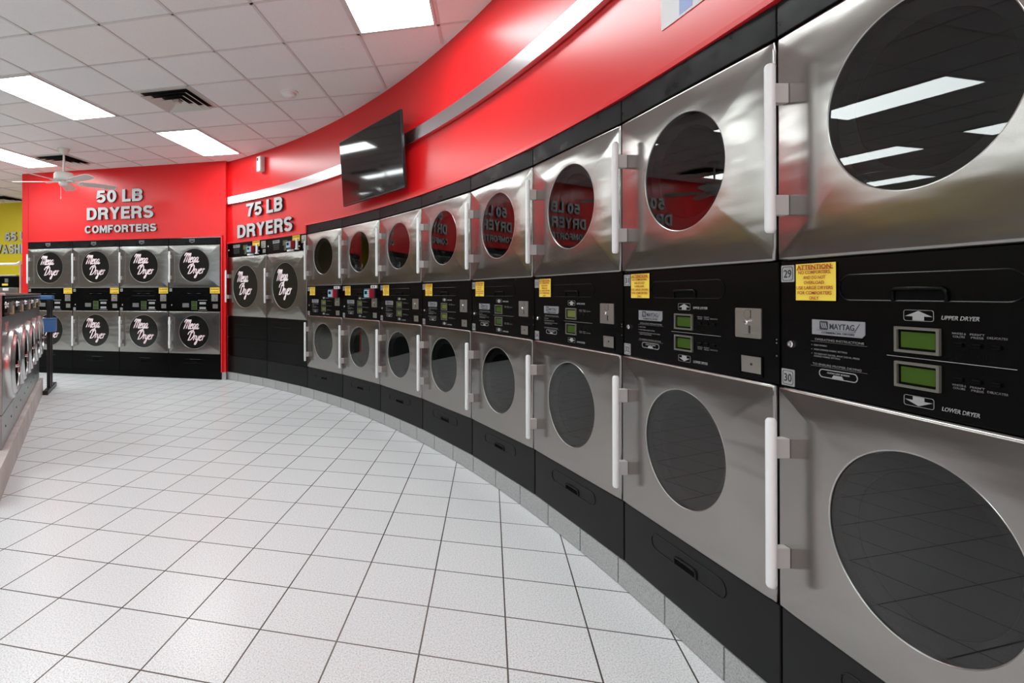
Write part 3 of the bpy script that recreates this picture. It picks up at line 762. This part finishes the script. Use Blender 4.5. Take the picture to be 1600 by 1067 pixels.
# brush-script lettering
def cat(pts, n=6):
    P = [pts[0]]+list(pts)+[pts[-1]]; out = []
    for i in range(1, len(P)-2):
        for k in range(n):
            t = k/n; a, b, c, d = P[i-1], P[i], P[i+1], P[i+2]
            out.append(tuple(.5*((2*b[j])+(-a[j]+c[j])*t+(2*a[j]-5*b[j]+4*c[j]-d[j])*t*t+(-a[j]+3*b[j]-3*c[j]+d[j])*t**3) for j in (0, 1)))
    out.append(pts[-1]); return out
_e = [(.74,.25),(.88,.35),(.93,.48),(.85,.53),(.75,.40),(.74,.15),(.84,.0),(.98,.12)]
MEGA = [[(-.04,.66),(.06,.92),(.20,.92),(.14,.45),(.05,0)], [(.12,.40),(.28,.80),(.42,.93),(.40,.55),(.32,.02)], [(.35,.38),(.50,.78),(.62,.92),(.62,.55),(.56,.12),(.62,.0),(.74,.12)],
        _e, [(1.24,.46),(1.12,.52),(1.02,.34),(1.03,.08),(1.12,.06),(1.22,.30),(1.26,.50),(1.20,.0),(1.12,-.36),(1.0,-.42),(1.0,-.25),(1.34,.12)],
        [(1.56,.46),(1.46,.52),(1.34,.34),(1.34,.06),(1.42,.03),(1.54,.30),(1.58,.48),(1.54,.10),(1.60,.0),(1.74,.14)]]
DRYER = [[(.32,.86),(.24,.4),(.14,.02)], [(-.04,.58),(.04,.84),(.30,1.02),(.60,.86),(.64,.46),(.42,.08),(.08,.0)],
         [(.70,.36),(.80,.54),(.78,.3),(.74,.02)], [(.76,.28),(.86,.46),(.96,.50)],
         [(1.02,.50),(.99,.18),(1.08,.04),(1.20,.24),(1.28,.50),(1.20,.0),(1.10,-.38),(.98,-.38),(1.04,-.16),(1.36,.14)],
         [(x+.63, y) for x, y in _e], [(1.68,.36),(1.76,.54),(1.74,.3),(1.70,.02)], [(1.72,.28),(1.82,.46),(1.94,.50)]]
def ribbon(bm, strokes, x, z, s, wd, y, th=.0008):
    for st in strokes:
        P = cat([(px_+.28*pz_, pz_) for px_, pz_ in st]); n = len(P); L, R = [], []
        for i, p in enumerate(P):
            a, b = P[max(i-1, 0)], P[min(i+1, n-1)]; dx, dz = b[0]-a[0], b[1]-a[1]; h = hypot(dx, dz) or 1
            # broad-nib feel: thicker on downstrokes
            k = wd*(.65+.5*abs(dz)/h)*(1 if 1 < i < n-2 else .7)
            L.append((x+s*(p[0]-dz/h*k), z+s*(p[1]+dx/h*k))); R.append((x+s*(p[0]+dz/h*k), z+s*(p[1]-dx/h*k)))
        for i in range(n-1):
            v = [bm.verts.new((q[0], y, q[1])) for q in (L[i], L[i+1], R[i+1], R[i])]
            v2 = [bm.verts.new((q[0], y+th, q[1])) for q in (L[i], L[i+1], R[i+1], R[i])]
            bm.faces.new(v); bm.faces.new(v2[::-1])
            for k in range(4): j = (k+1)%4; bm.faces.new((v[k], v2[k], v2[j], v[j]))
def mega(parent, cx_, cz_, r):
    bm = bmesh.new(); lathe_y(bm, [(0, .0025), (r-.0025, .0025)], cx_, cz_, 72); st = obj('window_sticker', bm, sticker, parent)
    s = r*.74
    for wd, y, m, nm in ((.052, .0018, script_p, 'script_outline'), (.037, .0010, script_w, 'script_lettering')):
        bm = bmesh.new(); ribbon(bm, MEGA, cx_-r*.72, cz_+r*.18, s*.80, wd, y, .0004); ribbon(bm, DRYER, cx_-r*.48, cz_-r*.50, s*.78, wd, y, .0004); obj(nm, bm, m, parent, recalc=False)

# 50 lb dryers on the back wall
def make_dryer50():
    W = .874; yp = .012; root = empty('stack_dryer', (0,0,0)); cx_, r = .5*W, .255
    cabinet(root, W, Z_HT-.002)
    obj('header_panel', rbox(.004, W-.004, .004, .034, Z_ST+.006, Z_HT, .003), black_head, root)
    bm = bmesh.new(); c = W*.46; a, b, z0, z1 = c-.045, c+.045, Z_ST+.036, Z_HT-.018
    out = [(a, z1), (a, z0+.012), (c, z0-.004), (b, z0+.012), (b, z1)]; t = .006
    inn = [(a+t, z1-t), (a+t, z0+.012+t*.7), (c, z0+t*.9), (b-t, z0+.012+t*.7), (b-t, z1-t)]
    frame_ring(bm, out, inn, .001, .005); merge(bm, text_bm('MAYTAG', a+.012, b-.012, z0+.024, .020, .001, .003, .02)); obj('maker_badge', bm, badge_m, root)
    for z0, z1, cz_, rz, bl in ((Z_PT+.004, Z_ST, 1.726, (1.466, 1.945), ((1.836, 1.892), (1.517, 1.574))), (Z_SB+.003, Z_PB, .712, (.461, .941), ((.826, .882), (.514, .572)))):
        d = door(root, W, z0, z1, cx_, cz_, r, rz, bl); mega(d, cx_, cz_, r); drum(root, cx_, cz_, r*.95)
    cp = obj('control_panel', rbox(.003, W-.003, yp, .034, Z_PB+.001, Z_PT+.003, .0025), black, root)
    pull(cp, .21, .64, 1.265, 1.335, yp, black)
    bm = bmesh.new(); box(bm, .32, .54, yp-.002, yp, 1.298, 1.301); obj('recess_line', bm, label_dim, cp)  # thin grey line across the pull recess
    for z0 in (1.118, 1.050): display(cp, .39, .483, z0, z0+.064, yp, lcd)
    bm = bmesh.new(); plate(bm, .524, .63, 1.135, 1.168, yp-.002, .003); plate(bm, .524, .63, 1.062, 1.094, yp-.002, .003)
    box(bm, .50, .65, yp-.001, yp, 1.192, 1.198); box(bm, .50, .65, yp-.001, yp, 1.042, 1.047); obj('button_pad', bm, label_grey, cp)
    bm = bmesh.new(); plate(bm, .235, .345, 1.088, 1.150, yp-.002, .003); obj('instruction_plate', bm, label_dim, cp)
    lock(cp, .05, 1.12, yp, .011); coin_plate(cp, .725, .83, 1.180, 1.285, yp); coin_return(cp, .745, .83, 1.072, 1.140, yp)
    lp = obj('lower_panel', rbox(.003, W-.003, yp, .034, Z_BB-.03, Z_SB-.001, .003), black, root); pull(lp, .24, .62, .235, .30, yp, black)
    bm = bmesh.new(); box(bm, .36, .54, yp-.002, yp, .296, .299); obj('recess_line', bm, label_dim, lp)  # grey line along the top of this pull
    obj('plinth', rbox(.0, W, .02, .76, 0, Z_BB-.031, .003), black, root)
    notice(root, .70, .862, 1.300, 1.388, [('USE LARGE DRYERS', .85, .2), ('FOR COMFORTERS', .8, .2)])
    return root
p50 = make_dryer50()
L50 = ['leftmost of the four stacked Mega Dryer units on the back wall, partly behind the washers',
       'second stacked Mega Dryer unit from the left on the flat back wall',
       'third stacked Mega Dryer unit from the left on the flat back wall',
       'rightmost stacked Mega Dryer unit on the flat back wall, beside the red corner post']
D50 = []
for k in range(4):
    e = p50 if k == 0 else copy_tree(p50)
    p = PL+GX*(.874*k); e.location = (p.x, p.y, 0); e.rotation_euler = (0, 0, GA); D50.append(e)
    tag(e, L50[k], 'dryer', 'stacked dryers on the back wall')
for k, e in enumerate(D50):
    cp = [c for c in e.children if c.name.startswith('control_panel')][0]
    numplate(cp, .010, 1.330, str(51+2*k)); 
    if k < 3: numplate(cp, .010, 1.030, str(52+2*k))

# 75 lb single dryers
def make_dryer75():
    W = .976; yp = .012; root = empty('single_dryer', (0,0,0)); cx_, cz_, r = .48*W, 1.398, .308
    cabinet(root, W, Z75-.002)
    d = door(root, W, .960, 1.842, cx_, cz_, r, (1.165, 1.645), ((1.53, 1.585), (1.22, 1.275))); drum(root, cx_, cz_, r*.92); mega75(d, cx_, cz_, r)
    cp = obj('control_panel', rbox(.003, W-.003, yp, .034, 1.846, Z75, .0025), black, root)
    badge(cp, .155, .325, 1.975, 2.018, yp, False)
    bm = bmesh.new()
    for k, t in enumerate(('OPERATING INSTRUCTIONS', 'INSERT PAYMENT', 'PRESS DESIRED FABRIC SETTING', 'TO ENSURE PROPER DRYING')):
        merge(bm, text_bm(t, .165, .315, 1.95-.020*k, .007, yp-.001, .0006, .02))
    obj('instruction_print', bm, label_dim, cp)
    display(cp, .415, .52, 1.935, 2.0, yp, lcd_dim); display(cp, .445, .495, 1.868, 1.930, yp, lcd_dim)
    lock(cp, .035, 1.945, yp, .011); coin_plate(cp, .845, .95, 1.935, 2.032, yp); coin_return(cp, .880, .950, 1.865, 1.920, yp)
    card_reader(root, .60, 1.875)
    bm = bmesh.new(); tube(bm, [(.80, -.03, 1.862), (.80, -.03, 1.99)], .018, 16); tube(bm, [(.80, -.03, 1.855), (.80, -.03, 1.866)], .03, 16); tube(bm, [(.80, .0, 1.90), (.80, .013, 1.90)], .01, 8)
    obj('reader_bracket', bm, white_pl, root, 40)
    obj('reader_tag', rbox(.53, .68, -.006, .012, 1.846, 1.870, .002), white_pl, root)
    notice(root, .64, .81, 1.968, 2.046, [('USE LARGE DRYERS', .85, .2), ('FOR COMFORTERS', .8, .2)])
    a = obj('upper_lower_panel', rbox(.003, W-.003, yp, .034, .648, .956, .003), black, root); pull(a, .20, .62, .84, .905, yp, black, False)
    bm = bmesh.new(); box(bm, .22, .60, yp-.002, yp, .8385, .8412); obj('recess_line', bm, label_dim, a)  # grey line along the lower edge of the pull
    obj('middle_lower_panel', rbox(.003, W-.003, yp, .034, .370, .643, .003), black, root)
    obj('bottom_lower_panel', rbox(.003, W-.003, yp, .034, Z_BB+.001, .365, .003), black_low, root)
    return root
def mega75(parent, cx_, cz_, r):
    s = r*.60
    bm = bmesh.new(); lathe_y(bm, [(0, .0025), (r-.0025, .0025)], cx_, cz_, 72); obj('window_sticker', bm, sticker, parent)
    for wd, y, m, nm in ((.052, .0018, script_p, 'script_outline'), (.037, .0010, script_w, 'script_lettering')):
        bm = bmesh.new(); ribbon(bm, MEGA, cx_-r*.66, cz_+r*.22, s*.86, wd, y, .0004); ribbon(bm, DRYER, cx_-r*.52, cz_-r*.38, s*.86, wd, y, .0004); obj(nm, bm, m, parent, recalc=False)
p75 = make_dryer75()
for k, (P, Q, lb) in enumerate(((PA, PM, 'left one of the two tall single Mega Dryer units beneath the 75 LB lettering'), (PM, S[0], 'right one of the two tall single Mega Dryer units beneath the 75 LB lettering'))):
    e = p75 if k == 0 else copy_tree(p75); u = Q-P; e.location = (P.x, P.y, 0); e.rotation_euler = (0, 0, atan2(u.y, u.x))
    tag(e, lb, 'dryer', 'single large dryers on the curved wall')

# ------------------------------------------------------------------ wall lettering
def arcp(cx_, cy_, rx, ry, a0, a1, n=10):
    return [(cx_+rx*cos(radians(a0+(a1-a0)*k/n)), cy_+ry*sin(radians(a0+(a1-a0)*k/n))) for k in range(n+1)]
LT = .105                                              # half stroke, cap height 1
def glyph(ch):
    t, W = LT, .70
    if ch == 'L': return .58, [[(t,1),(t,t),(.58,t)]]
    if ch == 'D': return .72, [[(t,t),(.32,t)]+arcp(.36,.5,.255,.395,-90,90)+[(t,1-t),(t,0)]]
    if ch == 'B': return .70, [[(t,0),(t,1-t),(.38,1-t)]+arcp(.38,.71,.20,.185,90,-90)+[(t,.525)], [(t,.525),(.40,.525)]+arcp(.38,.315,.215,.21,90,-90)+[(t,t)]]
    if ch == 'R': return .72, [[(t,0),(t,1-t),(.40,1-t)]+arcp(.40,.69,.21,.205,90,-90)+[(t,.485)], [(.36,.485),(.50,.46),(.57,.34),(.59,.12),(.64,0)]]
    if ch == 'Y': return .72, [[(.10,1),(.36,.48),(.62,1)], [(.36,0),(.36,.52)]]
    if ch == 'E': return .62, [[(.62,t),(t,t),(t,1-t),(.60,1-t)], [(t,.52),(.56,.52)]]
    if ch == 'F': return .58, [[(t,0),(t,1-t),(.58,1-t)], [(t,.50),(.52,.50)]]
    if ch == 'T': return .66, [[(0,1-t),(.66,1-t)], [(.33,0),(.33,1-t)]]
    if ch == 'H': return .70, [[(t,0),(t,1)], [(.595,0),(.595,1)], [(t,.5),(.595,.5)]]
    if ch == 'M': return .84, [[(t,0),(t,.92)], [(.735,0),(.735,.92)], [(.14,1),(.42,.16),(.70,1)]]
    if ch == 'A': return .76, [[(.09,0),(.38,.95),(.67,0)], [(.2,.27),(.56,.27)]]
    if ch == 'W': return 1.0, [[(.08,1),(.28,.08),(.5,.95),(.72,.08),(.92,1)]]
    if ch == 'O' : return .78, [arcp(.39,.5,.285,.405,0,360,28)]
    if ch == '0': return .64, [arcp(.32,.5,.215,.405,0,360,28)]
    if ch == 'C': return .74, [arcp(.38,.5,.275,.405,38,322,24)]
    if ch == 'S': return .68, [arcp(.34,.71,.235,.20,20,230,14)+[(.34,.50)]+arcp(.34,.30,.24,.205,60,-165,14)]
    if ch == '5': return .64, [[(.58,1-t),(.17,1-t),(.12,.50)]+arcp(.31,.335,.225,.235,120,-155,18)]
    if ch == '7': return .62, [[(0,1-t),(.52,1-t),(.34,.55),(.24,0)]]
    if ch == '6': return .64, [arcp(.33,.5,.23,.405,40,180,12)+[(.10,.32)]+arcp(.33,.315,.215,.21,180,540,24)]
    return .3, []
def stroke(bm, path, hw, y0, y1, f):
    closed = hypot(path[0][0]-path[-1][0], path[0][1]-path[-1][1]) < 1e-4
    P = path[:-1] if closed else path; n = len(P); L, Rr = [], []
    for i, p in enumerate(P):
        a = P[i-1] if (i or closed) else None; b = P[(i+1)%n] if (i < n-1 or closed) else None
        d1 = Vector((p[0]-a[0], p[1]-a[1])).normalized() if a else None; d2 = Vector((b[0]-p[0], b[1]-p[1])).normalized() if b else None
        d1 = d1 or d2; d2 = d2 or d1
        m_ = Vector((-d1.y-d2.y, d1.x+d2.x)); m_ = m_.normalized() if m_.length > 1e-6 else Vector((-d1.y, d1.x))
        k = hw/max(.35, m_.dot(Vector((-d1.y, d1.x))))
        L.append((p[0]+m_.x*k, p[1]+m_.y*k)); Rr.append((p[0]-m_.x*k, p[1]-m_.y*k))
    vs = [[bm.verts.new(f(x, y, q)) for x, q in ((L[i], y0), (Rr[i], y0), (Rr[i], y1), (L[i], y1)) for x, y in (x,)] for i in range(n)]
    for i in range(n if closed else n-1):
        A, B = vs[i], vs[(i+1)%n]
        for k in range(4): j = (k+1)%4; g = bm.faces.new((A[k], A[j], B[j], B[k])); g.material_index = 0 if k == 0 else 1
    if not closed: bm.faces.new(vs[0]).material_index = 1; bm.faces.new(vs[-1][::-1]).material_index = 1
def letters(root, s, x0, x1, z0, h, th=.03, curve=None, gap=.09):
    """each letter a part; x along root"""
    tot = sum((glyph(c)[0] if c != ' ' else .22)+gap for c in s)-gap; k = (x1-x0)/tot; x = 0
    for c in s:
        if c == ' ': x += .22+gap; continue
        w_, paths = glyph(c); bm = bmesh.new()
        def f(px_, pz_, y): 
            v = Vector((x0+(x+px_)*k, y, z0+max(0., min(1., pz_))*h))
            return curve(v) if curve else v
        for q, pth in enumerate(paths): stroke(bm, pth, LT, -th-.0003*q, 0, f)
        bmesh.ops.recalc_face_normals(bm, faces=bm.faces)
        obj('letter', bm, [letter_m, letter_side], root, recalc=False); x += w_+gap
# back wall: x measured from the left end of the dryers
def px_on_line(px, O, D):
    r = (px-557.76)/847.82; return (r*O.y-O.x)/(D.x-r*D.y)
OW = PL+fb
e = empty('wall_lettering', (OW.x, OW.y, 0), GA, 'raised grey letters 50 LB DRYERS COMFORTERS on the flat red wall', 'wall sign')
X = lambda px: px_on_line(px, OW, GX)
letters(e, '50 LB', X(152.7), X(224.5), EYE+1.447, .195)
letters(e, 'DRYERS', X(137.7), X(241.2), EYE+1.178, .195)
letters(e, 'COMFORTERS', X(134.5), X(246), EYE+.968, .120)
# curved wall: wrap x (arc length from A) on the arc
def arc_of_px(px, r=WO):
    lo, hi = a_end, aA
    for _ in range(50):
        m_ = (lo+hi)/2; p = arc(m_, r)
        if 557.76+847.82*p.x/p.y > px: lo = m_
        else: hi = m_
    return lo
aref = aA
e = empty('wall_lettering', (0, 0, 0), 0, 'raised grey letters 75 LB DRYERS on the curved red wall', 'wall sign')
def wrap(co):
    p = arc(aref-co.x/RAD, WO+co.y); return Vector((p.x, p.y, co.z))
XA = lambda px: (aref-arc_of_px(px))*RAD
letters(e, '75 LB', XA(388), XA(444.5), EYE+1.105, .19, .035, wrap)
letters(e, 'DRYERS', XA(374), XA(460), EYE+.815, .19, .035, wrap)
e = empty('wall_lettering', (YO.x, YO.y, 0), GA, 'raised grey letters on the yellow wall, mostly hidden behind the red wall', 'wall sign')
XY = lambda px: px_on_line(px, YO, GX)
letters(e, '65 LB', XY(9), XY(9)+.72, EYE+1.155, .19); letters(e, 'WASHERS', XY(-7.5), XY(-7.5)+1.16, EYE+.88, .2)

# ------------------------------------------------------------------ metal strip, TV, dispenser, poster
o = arc_solid(aA+.012, a_end-.12, WO-.045, WO-.008, EYE+1.338, EYE+1.448, 'metal_strip', strip_steel)
tag(o, 'long brushed metal band standing off the curved red wall', 'wall strip')
bm = bmesh.new()
tv = empty('television', (.12*.975, 5.457*.975, EYE+1.314*.975), 0, 'black flat television hung on the curved red wall, tilted down', 'television')
yaw, tilt = -1.077, .07
uT = Vector((cos(yaw), sin(yaw), 0)); n0 = Vector((sin(yaw), -cos(yaw), 0)); vT = Vector((0,0,1))*cos(tilt)+n0*sin(tilt); nT = uT.cross(vT)   # outwards
Mt = Matrix((uT, -nT, vT)).transposed()
tv.rotation_euler = Mt.to_euler()
obj('bezel', rbox(-.602, .602, 0, .03, -.346, .346, .004), tv_frame, tv)
bm = bmesh.new(); box(bm, -.593, .593, -.0015, .001, -.334, .337); obj('screen', bm, tv_black, tv)
obj('back_cover', rbox(-.38, .38, .03, .05, -.22, .2, .006), tv_frame, tv)
obj('wall_bracket', rbox(-.12, .12, .045, .13, -.20, .0, .005), tv_frame, tv)
a = arc_of_px(411.5); p = arc(a, WO-.0); e = empty('air_freshener', (p.x, p.y, 0), a-pi/2, 'small grey-white air freshener box high on the red wall', 'air freshener')
bm = rbox(-.05, .05, -.085, 0, EYE+1.70, EYE+1.915, .016, 3); obj('case', bm, white_pl, e, 40)
bm = bmesh.new(); plate(bm, -.032, .0, EYE+1.85, EYE+1.89, -.0865, .002, .008); obj('nozzle_window', bm, ink, e)
# poster
a0 = arc_of_px(1036); bm = bmesh.new()
def curved_sheet(a0, w_, z0, z1, off, th):
    bm = bmesh.new(); rows = []
    for i in range(9):
        a = a0-w_/RAD*i/8; p, q = arc(a, WO-off), arc(a, WO-off+th)
        rows.append([bm.verts.new((v.x, v.y, z)) for v, z in ((p, z0), (p, z1), (q, z1), (q, z0))])
    for A, B in zip(rows, rows[1:]):
        for k in range(4): j = (k+1)%4; bm.faces.new((A[k], A[j], B[j], B[k]))
    bm.faces.new(rows[0]); bm.faces.new(rows[-1][::-1]); return bm
po = obj('poster', curved_sheet(a0, .8, EYE+1.035, EYE+1.75, .004, .003), poster_w); tag(po, 'white poster with blue print at the top edge of the picture', 'poster')
obj('poster_print', curved_sheet(a0-.105/RAD, .07, EYE+1.045, EYE+1.6, .0052, .001), poster_b, po)

# ------------------------------------------------------------------ washers on the left
TH = radians(116.85); UW = Vector((cos(TH), sin(TH))); NW = Vector((sin(TH), -cos(TH)))
M0 = Vector((-2.483, 3.798)); WW = .735
def make_washer():
    e = empty('front_load_washer', (0,0,0)); W = WW; D = .72
    body = rbox(.002, W-.002, 0, D, .445, 1.30, .004); obj('body', body, washer_steel, e)
    obj('lower_panel', rbox(.002, W-.002, .002, D, .202, .44, .003), washer_steel, e)
    for x in (.20, .55):
        bm = bmesh.new(); cyl_y(bm, x, .33, .008, -.002, .004, 10); obj('screw', bm, ink, e)
    cp = obj('control_panel', rbox(.004, W-.004, -.012, .002, 1.135, 1.285, .003), black, e)
    obj('top_trim', rbox(.0, W, -.02, .06, 1.286, 1.302, .003), ring_steel, e)
    bm = bmesh.new()
    for k in range(6): cyl_y(bm, .06+.12*k, 1.268, .006, -.018, -.012, 10)
    obj('indicator', bm, label_grey, cp)
    for x in (.07,):
        bm = bmesh.new(); lathe_y(bm, [(0, -.032), (.012, -.032), (.016, -.028), (.016, -.02), (.022, -.018), (.024, -.012)], x, 1.215, 20); obj('knob', bm, chrome, cp, 40)
    obj('coin_box', rbox(.15, .26, -.035, -.011, 1.16, 1.235, .004), label_dim, cp)
    obj('price_tag', rbox(.33, .42, -.032, -.011, 1.142, 1.205, .001), tag_brown, cp)
    obj('display', rbox(.46, .55, -.016, -.01, 1.17, 1.24, .001), label_dim, cp)
    cx_, cz_ = .37, .765
    bm = bmesh.new(); lathe_y(bm, [(.262, .0), (.263, -.030), (.255, -.042), (.240, -.045), (.230, -.041), (.224, -.044), (.216, -.058), (.200, -.063), (.188, -.060), (.184, -.050)], cx_, cz_, 72)
    d = obj('door', bm, ring_steel, e, 50)
    bm = bmesh.new(); lathe_y(bm, [(.184, -.050), (.172, -.040), (.166, -.004)], cx_, cz_, 48); obj('door_gasket', bm, mat('gasket_black', (.006,.006,.006), .7, 0, 0), d, 50)
    bm = bmesh.new(); lathe_y(bm, [(.178, -.006), (.12, -.004), (.06, -.003), (0, -.003)], cx_, cz_, 48); obj('door_glass', bm, mat('washer_glass', (.008,.008,.009), .5, 0, 0), d, 50)
    bm = bmesh.new(); tube(bm, [(cx_-.19, -.05, cz_), (cx_-.15, -.075, cz_), (cx_-.08, -.07, cz_)], .011, 12); tube(bm, [(cx_-.09, -.07, cz_-.06), (cx_-.09, -.07, cz_+.03)], .012, 12); obj('door_latch', bm, chrome, d, 40)
    bm = bmesh.new(); box(bm, cx_+.245, cx_+.30, -.02, .0, cz_-.06, cz_+.06); obj('hinge', bm, ring_steel, d)
    return e
pw = make_washer(); LWN = ['nearest front-loading washer of the left row, with a red and white emblem', 'second nearest front-loading washer in the left row', 'middle one of the five front-loading washers in the left row',
      'second farthest front-loading washer in the left row', 'farthest front-loading washer in the left row, beside the black stand']
for k in range(5):
    e = pw if k == 0 else copy_tree(pw); p = M0+UW*(WW*k); e.location = (p.x, p.y, 0); e.rotation_euler = (0, 0, TH)
    tag(e, LWN[k], 'washing machine', 'front-loading washers on the concrete plinth')
    if k == 0: W0 = e
bm = bmesh.new()
for x0, x1 in ((.14,.18),(.20,.24),(.26,.30)):
    outline_prism(bm, [(x0, 1.09), (x0+.018, 1.09), (x1+.06, 1.03), (x1+.042, 1.03)], -.003, .0)
outline_prism(bm, [(.14, 1.03), (.158, 1.03), (.36, 1.09), (.342, 1.09)], -.004, -.001)
obj('emblem', bm, script_p, W0)
bm = bmesh.new(); box(bm, -.6, WW*5+.005, -.042, 1.6, 0, .2)
o = obj('concrete_plinth', bm, concrete); o.location = (M0.x, M0.y, 0); o.rotation_euler = (0, 0, TH); bm = None
tag(o, 'low concrete plinth carrying the left row of washers', 'plinth')
# second row, back to back, closing the block from behind
# stand with blue bins
SP = Vector((-4.105, 7.245)); us = Vector((-.37, .93)).normalized(); a_s = atan2(us.y, us.x)
e = empty('bin_stand', (SP.x, SP.y, 0), a_s, 'black metal stand with two posts and blue plastic bins at the end of the washers', 'stand')
b = rbox(-.33, .44, -.03, .03, .0, .055, .004); obj('foot', b, stand_black, e)
for x in (-.05, .10):
    b = rbox(x-.028, x+.028, -.022, .022, .056, 1.22, .004); obj('post', b, stand_black, e)
bl = rbox(-.07, .14, -.04, .135, 1.222, 1.275, .008); obj('blue_tray', bl, blue, e)
for z in (.735, .68):
    bm = bmesh.new(); tube(bm, [(-.04, .03, z), (-.04, .17, z)], .014, 10); obj('crossbar', bm, stand_black, e, 40)
    bm = bmesh.new(); tube(bm, [(-.04, .168, z), (-.04, .19, z)], .016, 10); obj('bar_cap', bm, chrome, e, 40)
bx_ = rbox(-.23, -.079, -.10, .065, .80, .965, .012); o = obj('blue_bin', bx_, blue, e)
obj('bin_lid', rbox(-.235, -.079, -.105, .07, .966, .978, .004), blue, e)

# far washers before the yellow wall
def far_washer(k):
    e = empty('large_washer', (0,0,0)); W = .95
    obj('body', rbox(.004, W-.004, .0, .9, 0, 1.42, .006), washer_steel, e); obj('control_panel', rbox(.004, W-.004, -.01, .9, 1.425, 1.64, .004), black, e)
    obj('top_trim', rbox(0, W, -.02, .9, 1.645, 1.67, .003), ring_steel, e)
    obj('price_tag', rbox(W-.36, W-.22, -.016, -.009, 1.46, 1.50, .001), yellow, e); obj('instruction_plate', rbox(W-.36, W-.22, -.004, .001, 1.36, 1.415, .001), white_pl, e)
    obj('coin_box', rbox(W-.28, W-.2, -.03, -.01, 1.52, 1.60, .002), label_dim, e)
    bm = bmesh.new(); lathe_y(bm, [(.33, 0), (.33, -.05), (.28, -.08), (.22, -.08), (.21, -.03), (0, -.02)], W/2, .8, 48); obj('door', bm, ring_steel, e, 50)
    return e
ef = far_washer(0)
xr = px_on_line(27.5, YO-GY*.95, GX)
for k in range(3):
    e = ef if k == 0 else copy_tree(ef)
    p = YO-GY*.95+GX*(xr-.95*(k+1)); e.location = (p.x, p.y, 0); e.rotation_euler = (0, 0, GA)
    tag(e, ['black-topped large washer in front of the yellow wall, rightmost one in view', 'black-topped large washer at the left edge, before the yellow wall', 'black-topped large washer beyond the left picture edge'][k], 'washing machine', 'large washers by the yellow wall')
# white rail on a post before the yellow wall
p = YO-GY*1.3; xp = px_on_line(32.3, p, GX); q = p+GX*xp
e = empty('pipe_rail', (q.x, q.y, 0), GA, 'pale pipe rail on a post, in front of the yellow wall', 'rail')
bm = bmesh.new(); tube(bm, [(0,0,0), (0,0,1.86)], .022, 12); obj('post', bm, mat('post_pink', (.55,.32,.30), .4), e, 40)
bm = bmesh.new(); tube(bm, [(.02,-.02,1.90), (-.10,0,1.862), (-1.5,0,1.868), (-2.6,0,1.87)], .024, 12); obj('rail', bm, white_pl, e, 40)
